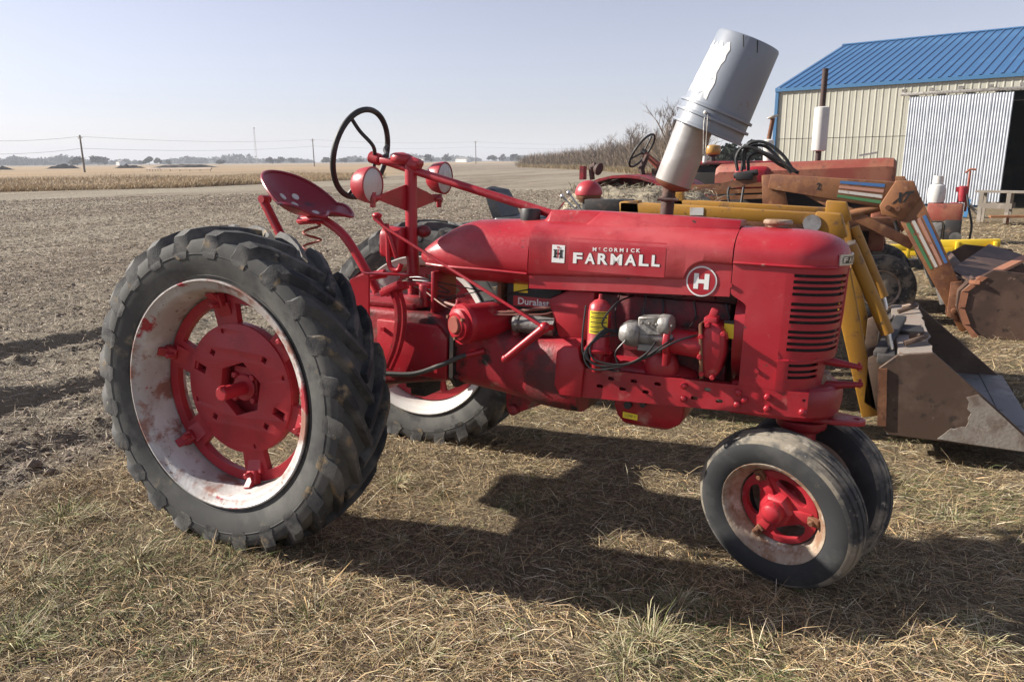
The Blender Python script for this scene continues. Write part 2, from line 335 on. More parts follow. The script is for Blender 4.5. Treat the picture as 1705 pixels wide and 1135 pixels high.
# ---------------- front wheels
def front_wheel(c, out, nm):
    out = Vector(out).normalized(); c = Vector(c)             # c = centre of the outer rim lip
    z_ = V(0,0,1); s_ = out.cross(z_).normalized(); u_ = s_.cross(out)
    def fr(u, v, w_): return c + s_*u + u_*v + out*w_
    d = MB(); a0 = R(62) if nm else R(62); wins = []
    for k in range(3):
        cc = a0 + R(60+120*k); lo = []
        for t in np.linspace(0,2*math.pi,20,endpoint=False):
            rr = .112+.030*math.sin(t); aa = cc+R(38)*math.cos(t)*(1+.12*math.sin(t)); lo.append((rr*math.cos(aa), rr*math.sin(aa)))
        wins.append(lo)
    d.plate(circ(0,0,.163,48), wins, fr, -.085, -.060)
    d.lathe([(-.12,.075),(-.06,.078),(-.035,.066),(-.025,.055)], fr(0,0,0), out, 6)
    d.lathe([(-.03,.046),(.0,.046),(.012,.040),(.022,.022),(.026,0.0)], fr(0,0,0), out, 24)
    for k in range(3):
        a = a0+R(120*k); d.beam(fr(.06*math.cos(a),.06*math.sin(a),-.055), fr(.14*math.cos(a),.14*math.sin(a),-.062), .035,.02, up=out, w2=.045)
    wheel = d.build('front_wheel', RED, root, bevel=.005, bseg=2)
    r = MB(); P = [(-.012,.205),(-.004,.218),(.0,.224),(.004,.222),(.002,.215),(-.006,.206),(-.014,.196),(-.035,.190),(-.055,.172),(-.085,.170),(-.11,.190),(-.126,.205),(-.128,.224),(-.122,.220),(-.112,.200),(-.09,.178),(-.055,.180),(-.033,.198)]
    r.lathe(P, fr(0,0,0), out, 56, closed=True); r.build('rim', M['rim_rust'], wheel, ang=50)
    for k in range(3):
        a = a0+R(120*k); ca, sa = math.cos(a), math.sin(a); q = MB()
        q.beam(fr(.130*ca,.130*sa,-.052), fr(.178*ca,.178*sa,-.045), .034,.022, up=out); q.cyl(fr(.15*ca,.15*sa,-.05), fr(.15*ca,.15*sa,-.022), .012, 6)
        q.build('rim_clamp', M['rust'], wheel, bevel=.003, bseg=1)
    t = MB(); mid = -.062
    half = [(.055,.206),(.064,.222),(.074,.250),(.079,.285),(.074,.312),(.067,.326),(.060,.330),(.050,.337),(.0465,.330),(.0425,.330),(.039,.342),(.022,.346),(.0185,.337),(.014,.337),(.0105,.347)]
    prof = [(mid+a, r_) for a, r_ in half] + [(mid-a, r_) for a, r_ in reversed(half)]
    t.lathe(prof, fr(0,0,0), out, 72, closed=True); to = t.build('tyre', M['tyre_side'], wheel, ang=32); to.data.materials.append(M['tyre_front'])
    for pl_ in to.data.polygons:
        v_ = pl_.center-c; ax_ = v_.dot(out); pl_.material_index = 1 if (v_-out*ax_).length > .308 else 0
    return wheel
ST, CB = .354, .1986
nn = V(math.sin(ST)*math.cos(CB), math.cos(ST)*math.cos(CB), math.sin(CB))
front_wheel((2.25,-.20,.335), -nn, 0)
front_wheel((2.385,.20,.335), V(math.sin(ST)*math.cos(CB), math.cos(ST)*math.cos(CB), -math.sin(CB)), 1)
fa = MB(); fa.cyl((2.315,0,.30),(2.315,0,.76),.062,20); fa.tube([V(2.27,-.13,.335),V(2.315,0,.355),V(2.36,.13,.335)],[.035,.055,.035],14)
fa.lathe([(0,.10),(.03,.10),(.05,.075)],(2.315,0,.70),(0,0,-1),24); fa.build('front_pedestal', RED, root, bevel=.004, bseg=1)
# ---------------- transmission and clutch housing
def trace(pts, y): return [TP(a, b, y) for a, b in pts]
def slab(name, pts, y0, y1, mat, bevel=.01, bseg=2, parent=None, noise=0):
    b = MB(); p = trace(pts, y0); b.prism(p, (0, y1-y0, 0)); return b.build(name, mat, parent or root, bevel=bevel, bseg=bseg, noise=noise)
tc_ = MB()
tc_.prism([V(x,-.21,z) for x,z in ((-.30,.56),(-.30,.92),(-.12,1.0),(.62,1.005),(.70,.985),(.755,.93),(.765,.69),(.62,.665),(.30,.60),(.20,.50),(-.15,.50))], (0,.42,0))
tc_.build('transmission_case', DIRTY, root, bevel=.03, bseg=3)
sd_ = MB(); sd_.prism([V(x,-.238,z) for x,z in ((.36,.70),(.36,.955),(.70,.955),(.752,.90),(.752,.70))],(0,.03,0)); sd_.build('side_cover', RED, root, bevel=.008)
fl = MB(); fl.prism([V(.765,y*.235,.66+max(0,z)*.36) for y,z in ((-1,.15),(-1,.9),(-.8,1.05),(.8,1.05),(1,.9),(1,.15),(.8,0),(-.8,0))],(.02,0,0)); fl.build('case_flange', M['blackmetal'], root)
ch = MB()                                                      # clutch housing: lofted casting, swelling to the bell
secs = []
for x, hw, z0, z1 in ((.786,.205,.665,.985),(.88,.20,.655,.985),(1.0,.20,.645,.965),(1.12,.21,.630,.95),(1.22,.232,.618,.955),(1.32,.245,.615,.97),(1.40,.245,.615,.975)):
    q = []
    for k in range(28):
        a = 2*math.pi*k/28; c_, s_ = math.cos(a), math.sin(a); e = .52
        q.append(V(x, hw*math.copysign(abs(c_)**e, c_), (z0+z1)/2+(z1-z0)/2*math.copysign(abs(s_)**e, s_)))
    secs.append(q)
ch.loft(secs); ch.build('clutch_housing', DIRTY, root, ang=45)
# mounting ear of the frame on the bell
slab('frame_ear', [(926,585),(938,576),(962,577),(966,600),(972,610),(966,663),(930,658),(922,640)], -.262, -.232, RED, .008)
sp = MB(); sp.prism([V(1.28,-.17,.95),V(1.22,-.17,1.12),V(1.33,-.17,1.175),V(1.44,-.17,1.175),V(1.44,-.17,.95)],(0,.34,0)); sp.build('bell_top', CAST, root, bevel=.015)
# drain boss, drawbar bracket
db = MB(); db.box((.52,-.05,.645),(.10,.20,.08)); db.box((.53,-.05,.595),(.09,.16,.06)); db.build('drawbar_bracket', M['blackmetal'], root, bevel=.012)
gs = MB(); gs.prism([V(.98,-.06,.66),V(1.26,-.06,.66),V(1.17,-.06,.60),V(1.03,-.06,.53),V(.985,-.06,.555)],(0,.12,0)); gs.cyl((1.03,-.085,.555),(1.03,.085,.555),.026,14); gs.build('brace_bracket', DIRTY, root, bevel=.008)
# ---------------- engine
eb = MB(); eb.box((1.73,0,.985),(.56,.27,.36)); eb.build('engine_block', M['block'], root, bevel=.012)
hd = MB(); hd.box((1.73,0,1.21),(.60,.24,.10)); hd.build('cylinder_head', M['block'], root, bevel=.012)
cr = MB(); secs = []
for x, hw, zt in ((1.44,.20,.86),(1.55,.205,.90),(1.80,.205,.90),(1.90,.20,.87)):
    secs.append([V(x,-hw,.74),V(x,-hw,zt-.04),V(x,-hw+.05,zt),V(x,hw-.05,zt),V(x,hw,zt-.04),V(x,hw,.74)])
cr.loft(secs); cr.build('crankcase', RED, root, bevel=.012)
bs = MB(); bs.ball((1.755,-.19,.885),.075,16,10,(1,.55,1.15)); bs.build('crankcase_boss', RED, root)
cov = MB(); cov.plate([(1.56,.99),(1.60,1.055),(1.88,1.055),(1.92,.99),(1.90,.93),(1.58,.93)], [], lambda u,v,w_: V(u,-.136-w_,v), 0,.022); cov.build('pushrod_cover', M['block'], root, bevel=.008)
for k in range(4): rb = MB(); rb.box((1.53+.13*k,-.128,1.21),(.05,.03,.07)); rb.build('head_rib', M['block'], root, bevel=.008)
pan = MB(); secs = []
for z, x0, x1, hw in ((.755,1.555,1.865,.19),(.68,1.56,1.86,.185),(.64,1.575,1.85,.18),(.605,1.60,1.80,.16),(.598,1.63,1.77,.14)):
    secs.append([V(x0,-hw,z),V(x1,-hw,z),V(x1,hw,z),V(x0,hw,z)])
pan.loft(secs); op = pan.build('oil_pan', RED, root, bevel=.014, bseg=3)
ly = MB(); ly.plate([(1.602,.638),(1.668,.634),(1.668,.660),(1.602,.664)], [], lambda u,v,w_: V(u,-.1855-w_,v), 0,.0015); lab = ly.build('pan_label', M['yellow_label'], op)
lt = MB(); put_text(lt,'LOW +',1.612,1.660,.643,.656,lambda u,v,w_: V(u,-.1875-w_,v),.01); lt.build('pan_lettering', M['black_print'], op)
for x_,z_,r_ in ((1.625,.70,.018),(1.69,.712,.014)):
    dr = MB(); dr.cyl((x_,-.18,z_),(x_,-.205,z_),r_,6); dr.build('drain_plug', M['blackmetal'], op)
# oil filter canister
c0 = TP(995,583,-.255); fz0, fz1 = c0.z, TP(995,497,-.255).z
of = MB(); of.lathe([(-.006,.056),(.006,.060),(.014,.052),(.02,.0485),(fz1-fz0-.055,.0485),(fz1-fz0-.025,.043),(fz1-fz0-.006,.024),(fz1-fz0,.008),(fz1-fz0+.02,.007)], (c0.x,-.255,fz0), (0,0,1), 28)
ofo = of.build('oil_filter', RED, root); bs = MB(); bs.lathe([(0,.03),(-.03,.03),(-.05,.022),(-.09,.02)], (c0.x,-.255,fz0-.005),(0,0,1),16); bs.box((c0.x,-.19,fz0-.05),(.07,.12,.05)); bs.build('filter_base', RED, root, bevel=.006)
lb = MB(); zz0, zz1 = TP(995,556,-.3).z, TP(995,518,-.3).z
def fcyl(u, v, w_): a = -math.pi/2+u; return V(c0.x+(.0488+w_)*math.cos(a), -.255+(.0488+w_)*math.sin(a), v)
NU = 10; us = np.linspace(-.62,1.10,NU+1)
lb.add([fcyl(u,z,.0012) for u in us for z in (zz0,zz1)], [(2*i,2*i+2,2*i+3,2*i+1) for i in range(NU)]); lb.build('filter_label', M['yellow_label'], ofo)
ll = MB(); h = (zz1-zz0); rr_ = random.Random(5)
for k in range(13):
    v0 = zz1 - h*(.07+.07*k); a, b = (-.50, 1.0) if k % 3 == 0 else (-.44, rr_.uniform(.35,.95)); t = .0045 if k%3==0 else .0018
    us2 = np.linspace(a,b,7); ll.add([fcyl(u,z,.002) for u in us2 for z in (v0-t/2,v0+t/2)], [(2*i,2*i+2,2*i+3,2*i+1) for i in range(6)])
ll.build('filter_print', M['black_print'], ofo)
# magneto
mg = MB(); p = TP(1085,558,-.25)
mg.cyl(p+V(-.12,-.01,.0), p+V(.10,0,-.01), .036, 18, ch=.006)
mg.box(p+V(.01,-.0,.045),(.115,.085,.075), Matrix.Rotation(R(-6),3,'Y')); mg.cyl(p+V(.035,-.01,.05),p+V(.085,-.02,.05),.045,16,ch=.006)
mg.lathe([(0,.05),(.02,.056),(.055,.052),(.085,.03)], p+V(-.045,-.01,.0), (-1,-.1,.05), 18)
for k in range(5): mg.cyl(p+V(-.03+.03*k,-.045,.055), p+V(-.03+.03*k,-.056,.055), .008, 6)
mg.box(p+V(.0,-.0,-.05),(.10,.06,.03)); mgo = mg.build('magneto', M['cast_alu'], root, bevel=.004, bseg=1)
mw = MB(); q = p+V(-.13,-.015,.0)
for k in range(4):
    tp_ = V(1.60+.13*k, -.135, 1.165)
    e = [q+V(-.0,-.01+.008*k,.012*k-.02), q+V(-.06,-.03,.02-.01*k), q+V(-.10-.012*k,-.045,-.05-.015*k), q+V(-.08,-.05,-.10-.02*k), q+V(.02+.03*k,-.055,-.13+.012*k), q+V(.10+.05*k,-.05,-.06+.02*k), V(tp_.x+.01,-.17,1.08), tp_]
    if k == 0: e = [q, q+V(-.07,-.03,.03), q+V(-.02,-.02,.12), tp_]
    mw.tube(spline(e,7), .0042, 6); mw.build('ignition_wire', M['wire'], root); mw = MB()
mw.tube(spline([q+V(0,0,-.01),q+V(-.09,-.04,-.03),q+V(-.13,-.05,-.10),q+V(-.06,-.05,-.145),q+V(.02,-.05,-.15),q+V(.0,-.05,-.08),q+V(.04,-.05,-.02)],8), .0032, 6); mw.build('ignition_wire', M['wire'], root); mw = MB()
mw.tube(spline([c0+V(-.055,-.02,.19),c0+V(-.06,-.03,.06),c0+V(-.045,-.04,-.02),c0+V(.03,-.05,-.055),c0+V(.1,-.04,-.07)],8), .0045, 6); mw.build('oil_line', M['wire'], root); mw = MB()
mw.tube(spline([V(1.66,-.15,1.18),V(1.655,-.18,1.08),V(1.62,-.20,1.0),V(1.56,-.2,.95)],7), .0035, 6); mw.build('ignition_wire', M['wire'], root); mw = MB()
mw.tube(spline([V(1.55,-.15,1.18),V(1.545,-.2,1.10),V(1.56,-.22,1.02)],7), .003, 6)
mw.build('ignition_wire', M['wire'], root)
# governor and water pump drive
g = MB(); p = TP(1150,570,-.235)
g.cyl(p+V(-.085,0,0), p+V(.05,0,-.01), .052, 22); g.cyl(p+V(-.10,0,0), p+V(-.075,0,0), .074, 22, ch=.004); g.box(p+V(-.088,0,-.02),(.022,.11,.16))
g.build('governor_housing', RED, root, bevel=.005)
tcv = MB(); q = [(1170,545),(1186,536),(1202,545),(1207,560),(1206,590),(1196,622),(1186,633),(1166,628),(1163,600),(1160,570)]
tcv.prism(trace(q,-.275), (0,.20,0)); tv = tcv.build('gear_cover', RED, root, bevel=.022, bseg=3)
gr = MB(); q = [(1163,540),(1168,537),(1170,630),(1164,632)]; gr.prism(trace(q,-.285),(0,.18,0)); gr.build('gasket_flange', M['rust'], root, bevel=.003)
for a, b in ((1178,541),(1204,556),(1167,560),(1165,594),(1168,622),(1186,628)):
    t = MB(); c = TP(a,b,-.28); t.cyl(c+V(0,.03,0), c+V(0,-.012,0), .011, 6); t.build('cover_bolt', RED, root, bevel=.002, bseg=1)
ct = MB(); c = TP(1182,540,-.26); ct.box(c+V(0,.04,.012),(.05,.08,.03)); ct.beam(c+V(0,.03,.02), c+V(.012,.03,.06), .02,.03); ct.beam(TP(1200,560,-.24),TP(1212,558,-.24),.02,.03); ct.build('pump_bracket', RED, root, bevel=.004)
fs = MB(); fs.lathe([(0,.215),(.05,.215),(.05,.20),(0,.20)], (2.035,0,1.05), (1,0,0), 40, closed=True); fs.build('fan_shroud', RED, root, ang=40)
yl = MB(); pp = trace([(1206,538),(1222,540),(1221,564),(1205,562)],-.217); yl.prism(pp,(0,.003,0)); yl.build('warning_label', M['yellow_label'], root)
yl = MB(); pp = trace([(1206,533),(1222,534),(1222,540),(1206,538)],-.2175); yl.prism(pp,(0,.003,0)); yl.build('warning_label_heading', M['black_print'], root)
fn = MB(); fn.cyl((1.99,0,1.06),(2.03,0,1.06),.05,16)
for k in range(4): a = R(20+90*k); fn.beam((2.02,.05*math.cos(a),1.06+.05*math.sin(a)), (2.02,.19*math.cos(a),1.06+.19*math.sin(a)), .006,.07, up=(math.cos(.6),-math.sin(a)*.6,math.cos(a)*.6))
fn.build('fan', M['blackmetal'], root)
bl = MB(); bl.tube([V(1.965,.06*math.cos(t),1.08+.06*math.sin(t)+(.0 if math.sin(t)>0 else -.14)) for t in np.linspace(0,2*math.pi,24,endpoint=False)], .009, 8, closed=True); bl.build('fan_belt', M['black'], root)
pl = MB(); pl.lathe([(0,.06),(.012,.045),(.024,.06)],(1.955,0,1.08),(1,0,0),20); pl.cyl((1.95,0,.90),(1.985,0,.90),.075,20); pl.build('pulley', RED, root)
rad = MB(); rad.box((2.15,0,1.10),(.10,.42,.50)); rad.build('radiator', M['radcore'], root)
# ---------------- side rails and bolster
for s in (-1,1):
    a0, a1, b1, b0 = TP(962,611,-.24), TP(1347,655,-.24), TP(1341,696,-.24), TP(958,660,-.24)
    outer = [(a0.x,a0.z),(a1.x,a1.z),(a1.x,b1.z),(b0.x,b0.z)]; holes = []
    ctr = [(998.5,642.6),(1017.4,630),(1036.3,647.4),(1055.5,634.4),(1074.8,652.2),(1095,639),(1155.8,662.5),(1177.5,648.4),(1197.7,667.7)]
    for cx, cz in ctr:
        c = TP(cx,cz,-.24); L_, h_ = .0145, .0075; lo = []
        for t in np.linspace(-90,90,6): lo.append((c.x+L_-h_+h_*math.cos(R(t)), c.z+h_*math.sin(R(t))))
        for t in np.linspace(90,270,6): lo.append((c.x-L_+h_+h_*math.cos(R(t)), c.z+h_*math.sin(R(t))))
        holes.append(lo)
    for cx, cz in ((963,622.7),(1339,666.6)): c = TP(cx,cz,-.24); holes.append(circ(c.x,c.z,.007,10))
    rl = MB(); rl.plate(outer, holes, lambda u,v,w_: V(u,s*(.24-w_),v), 0,.009)
    ro = rl.build('side_rail', RED, root, bevel=.0015, bseg=1)
    fg = MB(); fg.beam(V(a0.x,s*.213,a0.z-.005), V(a1.x,s*.213,a1.z-.005), .045,.009); fg.beam(V(b0.x,s*.213,b0.z+.005), V(a1.x,s*.213,b1.z+.005), .045,.009); fg.build('rail_flange', RED, ro)
    for cx, cz in ((1139.4,641.6),(1138.3,663.2),(1229.4,653),(1240,665),(1227.6,672.8),(1278.5,660.5),(1277.5,679.7),(1336.2,685.5)):
        c = TP(cx,cz,-.24); b_ = MB(); b_.lathe([(0,.0155),(.010,.0155),(.016,.012),(.017,0)], V(c.x,s*.24,c.z), (0,s,0), 6); b_.build('rail_bolt', RED, ro, bevel=.002, bseg=1)
bo = MB(); secs = []
for z, g_ in ((.735,.90),(.755,.97),(.80,1.0),(.835,1.0),(.858,.96),(.868,.90)):
    q = [V(2.05,-.228*g_,z)]
    for t in np.linspace(-90,90,21):
        q.append(V(2.215+.245*g_*max(0,math.cos(R(t)))**.75, .228*g_*math.sin(R(t)), z))
    q.append(V(2.05,.228*g_,z)); secs.append(q)
bo.loft(secs); bo.build('front_bolster', RED, root, ang=30)
tw = MB(); tw.cyl((2.33,0,.865),(2.33,0,.905),.09,24,r2=.075); tw.build('bolster_neck', M['rim_rust'], root)
cl = MB(); cl.plate([(2.27,-.10),(2.46,-.07),(2.53,-.05),(2.555,-.02),(2.555,.02),(2.53,.05),(2.46,.07),(2.27,.10)],[circ(2.52,0,.013,12)],lambda u,v,w_: V(u,v,.715+w_),-.008,.012); cl.build('steering_clevis', RED, root, bevel=.003)
hk = MB()
for (p0,p1,p2) in (((1365,597),(1400,605),(1436,612)),((1372,642),(1405,640),(1437,640))):
    hk.tube([TP(*p0,-.05),TP(*p1,-.05),TP(*p2,-.05)],[.022,.015,.009],10); e = TP(*p2,-.05); hk.cyl(e+V(-.012,0,.02),e+V(-.012,0,-.015),.006,8); hk.build('front_hook', RED, root); hk = MB()
# ---------------- hood
HW, ZSH, ZT, NE = .24, 1.372, 1.470, 2.2
def hoody(z):
    if z <= ZSH: return HW
    t = min(1,(z-ZSH)/(ZT-ZSH)); return HW*(1-t**NE)**(1/NE)
def zstep(x):
    if x < 1.832: return 1.232+ (x-1.15)*.05
    t = min(1,(x-1.832)/.085); return 1.266 + (1.336-1.266)*(1-(1-t)**2)**.5 if x < 1.917 else 1.336
def hsec(x, zb):
    zs = zstep(x); q = [V(x,-(HW-.016),zb), V(x,-(HW-.016),zs-.006), V(x,-(HW-.004),zs-.001), V(x,-HW,zs+.006)]
    for t in np.linspace(0,1,15)[:-1]:
        a = t*math.pi/2; q.append(V(x,-HW*math.cos(a)**(2/NE), ZSH+(ZT-ZSH)*math.sin(a)**(2/NE)))
    q += [V(p_.x,-p_.y,p_.z) for p_ in reversed(q)]; return q
ho = MB(); xs = sorted(set([1.152,1.3,1.5,1.7,1.8,2.012]+list(np.linspace(1.828,1.93,16))))
secs = []
for x in xs:
    zb = 1.168 + (1.205-1.168)*(x-1.152)/.86
    if x > 1.93: zb = 1.205
    secs.append(hsec(x, zb))
ho.loft(secs, closed=False, caps=False); hood = ho.build('hood', RED, root, solid=.004, ang=30)
rg = MB(); secs = []
for x, hw, z in ((1.165,.085,1.467),(1.19,.088,1.510),(1.35,.088,1.513),(1.7,.082,1.508),(2.01,.075,1.500)):
    secs.append([V(x,-hw-.03,ZT-.012),V(x,-hw,z-.004),V(x,-hw+.012,z),V(x,hw-.012,z),V(x,hw,z-.004),V(x,hw+.03,ZT-.012)])
rg.loft(secs); rg.build('hood_ridge', RED, hood, bevel=.004, ang=30)
wd = MB(); A_, B_, C_ = TP(972,374,-.15), TP(1135,372,-.13), TP(1003,352,-.09)
A_.z = 1.447; B_.z = 1.452; wd.add([A_, B_, C_, V(C_.x-.01,0,C_.z), V(B_.x,0,B_.z-.02), V(A_.x-.02,0,A_.z-.02)], [(0,1,2),(0,2,3,5),(2,1,4,3),(0,5,4,1),(5,3,4)]); wd.build('hood_bulge', RED, hood, bevel=.006, ang=45)
# lettering
def side(u, v, w_): return V(u, -hoody(v)-.0015-w_, v)
dc = MB(); e0, e1 = TP(918.5,436.5,-.24), TP(941,408.5,-.24); dc.add([side(a,b,0) for a,b in ((e0.x,e0.z),(e1.x,e0.z),(e1.x,(e0.z+e1.z)/2),(e1.x,e1.z),(e0.x,e1.z),(e0.x,(e0.z+e1.z)/2))],[(0,1,2,5),(5,2,3,4)])
dco = dc.build('emblem_plate', M['white'], hood)
ew, eh = e1.x-e0.x, e1.z-e0.z
def em(u, v, w_): return side(e0.x+u*ew, e0.z+v*eh, w_)
hh = MB()
for r4 in ((.18,.28,.36,.74),(.64,.28,.82,.74),(.36,.46,.64,.57),(.12,.28,.42,.34),(.12,.68,.42,.74),(.58,.28,.88,.34),(.58,.68,.88,.74)):
    hh.add([em(a,b,.001) for a,b in ((r4[0],r4[1]),(r4[2],r4[1]),(r4[2],r4[3]),(r4[0],r4[3]))],[(0,1,2,3)])
hh.build('emblem_letter', M['black_print'], hood)
hi = MB()
for r4 in ((.45,.26,.55,.78),(.40,.83,.60,.92)): hi.add([em(a,b,.002) for a,b in ((r4[0],r4[1]),(r4[2],r4[1]),(r4[2],r4[3]),(r4[0],r4[3]))],[(0,1,2,3)])
hi.build('emblem_letter', M['red_print'], hood)
band = MB(); f0, f1 = TP(946,450,-.24), TP(1110,405,-.24); NB = 6
zs_ = np.linspace(f0.z, f1.z, NB+1); band.add([side(x_,z_,-.0007) for z_ in zs_ for x_ in (f0.x,f1.x)],[(2*i,2*i+1,2*i+3,2*i+2) for i in range(NB)]); band.build('lettering_band', M['red_print'], hood)
a, b = TP(954,438.3,-.24), TP(1103,444.3,-.24); ztop = TP(954,420.3,-.24).z
sh = MB(); word = 'FARMALL'; wsp = [0,.138,.285,.43,.59,.745,.882,1.0]; zb0 = a.z; zb1 = b.z
def lett(mb, off, w_):
    for i, chx in enumerate(word):
        u0 = a.x+(b.x-a.x)*wsp[i]; u1 = a.x+(b.x-a.x)*(wsp[i+1]-.03); zz = zb0+(zb1-zb0)*(wsp[i]+.06) ; hgt = ztop-zb0
        put_text(mb, chx, u0-off, u1-off, zz-off, zz+hgt-off, side, .035, w_)
lett(sh, -.0022, .0002); sh.build('lettering_outline', M['black_print'], hood)
lw = MB(); lett(lw, 0, .001); lw.build('lettering', M['white'], hood)
lm = MB(); c0_, c1_ = TP(987,418.0,-.24), TP(1069,420.5,-.24); hgt = TP(1000,411.6,-.24).z-TP(1000,418,-.24).z
word2 = 'M\u1d9cCORMICK'; ws2 = np.linspace(0,1,10)
for i, chx in enumerate('McCORMICK'):
    u0 = c0_.x+(c1_.x-c0_.x)*ws2[i]; u1 = c0_.x+(c1_.x-c0_.x)*(ws2[i+1]-.035); z0 = c0_.z+(c1_.z-c0_.z)*ws2[i]
    if chx == 'I': u0 += .006; u1 -= .006
    if i == 1: put_text(lm, 'C', u0+.003, u1-.006, z0+hgt*.45, z0+hgt, side, .03, .001)
    else: put_text(lm, chx, u0, u1, z0, z0+hgt, side, .03, .001)
lm.build('lettering', M['white'], hood)
hc = TP(1168,468.3,-.226); hr = .0605
def sideH(u, v, w_): return V(u, -(HW-.016)-.0015-w_, v)
# round model badge on the lowered lower band
rdk = MB(); rdk.plate(circ(hc.x,hc.z,hr,40),[],lambda u,v,w_: sideH(u,v,w_),0,.0015); rdk.build('model_badge', M['white'], hood)
rdr = MB(); rdr.add([sideH(u,v,.0025) for u,v in circ(hc.x,hc.z,hr-.006,40)],[tuple(range(40))]); rdr.build('model_badge_field', M['red_print'], hood)
rdh = MB(); put_text(rdh,'H',hc.x-.030,hc.x+.030,hc.z-.031,hc.z+.031,sideH,.06,.0035); rdh.build('model_badge_letter', M['white'], hood)
# ---------------- fuel tank
tk = MB(); secs = []
for x in list(.525+.30*(1-np.cos(np.linspace(.03,math.pi/2,16))))+[.95,1.05,1.146]:
    t = max(0,min(1,(.83-x)/.305)); g_ = (1-t**2.3)**(1/2.3); q = []
    zt_, zb_ = 1.452-.10*t**1.5+.016*min(1,max(0,(x-.83)/.3)), 1.160+.06*t**1.5; zm = 1.285
    for k in range(40):
        an = 2*math.pi*k/40; c_, s_ = math.cos(an), math.sin(an); e = 2/2.5
        hz_ = (zt_-zm) if s_ > 0 else (zm-zb_)
        q.append(V(x, .236*(.25+.75*g_ if g_>.02 else .2)*math.copysign(abs(c_)**e,c_), zm-.02*t+hz_*g_*math.copysign(abs(s_)**e,s_)))
    secs.append(q)
tk.loft(secs); tank = tk.build('fuel_tank', RED, root, ang=50)
ml = MB()
mp_ = [V(.60,-.175,1.236),V(.68,-.214,1.236),V(.80,-.2365,1.236),V(.95,-.2385,1.236),V(1.146,-.2385,1.232)]
ml.tube(spline(mp_,5), .0065, 8); ml.build('tank_moulding', RED, tank)
cp = MB(); c = TP(883,365,-.05); cp.lathe([(-.02,.045),(.0,.046),(.04,.046),(.048,.042),(.05,0)], c, (0,0,1), 24); cp.build('fuel_cap', M['black'], tank)
# ---------------- radiator shell with louvred grille
sl_ = MB(); XN = 2.425; XB = 2.017; XC = 2.215
def plan(s, xn, hw, n=2.0):                                   # s: 0 back .. 1 corner .. 2 nose
    if s <= 1: return XB+(XC-XB)*s, hw
    a = (s-1)*math.pi/2; return XC+(xn-XC)*math.sin(a)**(2/2.2), hw*math.cos(a)**(2/2.2)
S = [0,.33,.66,1.0]+[1+k/14 for k in range(1,15)]
def ringz(z, xn, hw, xs_=None):
    q = []; xb_ = XB+.062*float(smooth((1.225-z)/.05))
    for s_ in S:
        x, y = plan(s_, xn, hw)
        if s_ <= 1: x = xb_+(XC-xb_)*s_
        q.append(V(x,-y,z))
    return q + [V(p_.x,-p_.y,p_.z) for p_ in reversed(q[:-1])]
srow = [458.3,468.8,479,489.4,505.9,516.4,526.5,536.3,552.5,562,572.5,582.6]
zl = []                                                        # (z, open above?)
for v in srow:
    zc_ = TP(1315,v,-.24).z; zl += [(zc_+.0062,True),(zc_-.0062,False)]
zl = [(1.336,False)] + zl + [(TP(1385,592,-.05).z,False)]
rows = []
for z, _ in zl:
    rows.append(ringz(z, XN-.01*(1.336-z)/.35, HW))
n = len(rows[0]); sl_.v = [p_ for r_ in rows for p_ in r_]
ncol = n-1; mid_ = n//2
for i in range(len(rows)-1):
    for j in range(ncol):
        jj = j if j < mid_ else ncol-1-j                       # mirrored column
        if jj <= 2 or (zl[i][1] and 4 <= jj <= 15): continue
        sl_.f.append((i*n+j, i*n+j+1, (i+1)*n+j+1, (i+1)*n+j))
low = zl[-1][0]
# lower skirt set back
lrow = [597.9,608,618.5,628]; zl2 = [(low,False)]
for v in lrow: zc_ = TP(1308,v,-.24).z; zl2 += [(zc_+.0058,True),(zc_-.0058,False)]
zl2 += [(.857,False)]; rows2 = [ringz(z, 2.375, HW) for z,_ in zl2]; o = len(sl_.v); sl_.v += [p_ for r_ in rows2 for p_ in r_]
for i in range(len(rows2)-1):
    for j in range(ncol):
        jj = j if j < mid_ else ncol-1-j
        if jj <= 2 or (zl2[i][1] and 5 <= jj <= 11): continue
        sl_.f.append((o+i*n+j, o+i*n+j+1, o+(i+1)*n+j+1, o+(i+1)*n+j))
shell = sl_.build('grille_shell', RED, root, solid=.007, ang=40)
for s9 in (-1,1):
    pn_ = MB(); secs = []
    for z in (1.336,1.26,1.228,1.222,1.215,1.205,1.195,1.185,1.175,1.16,.857):
        xb_ = XB+.062*float(smooth((1.225-z)/.05)); secs.append([V(xb_,s9*HW,z),V(XC,s9*HW,z),V(XC,s9*(HW-.007),z),V(xb_,s9*(HW-.007),z)])
    pn_.loft(secs); pn_.build('side_panel', RED, shell, ang=40)
gsn = MB(); gsn.loft([[V(p_.x-.004,p_.y*.965,p_.z) for p_ in ringz(z_,x_-.012,HW)[3:-3]] for z_,x_ in ((1.335,XN),(low,XN-.01),(low-.002,2.375),(.86,2.375))],closed=False,caps=False); gsn.build('grille_screen', M['radcore'], shell)
nr = MB(); nr.tube([V(XN-.002,0,1.345),V(XN-.005,0,1.15),V(XN-.014,0,low+.005)],.007,8); nr.build('nose_strip', RED, shell)
lp = MB(); q1, q2 = ringz(low, XN-.01, HW)[4:-4], ringz(low-.002, 2.37, HW)[4:-4]; lp.loft([q1,q2],closed=False,caps=False); lp.build('skirt_ledge', RED, shell, solid=.004)
tp = MB(); secs = []
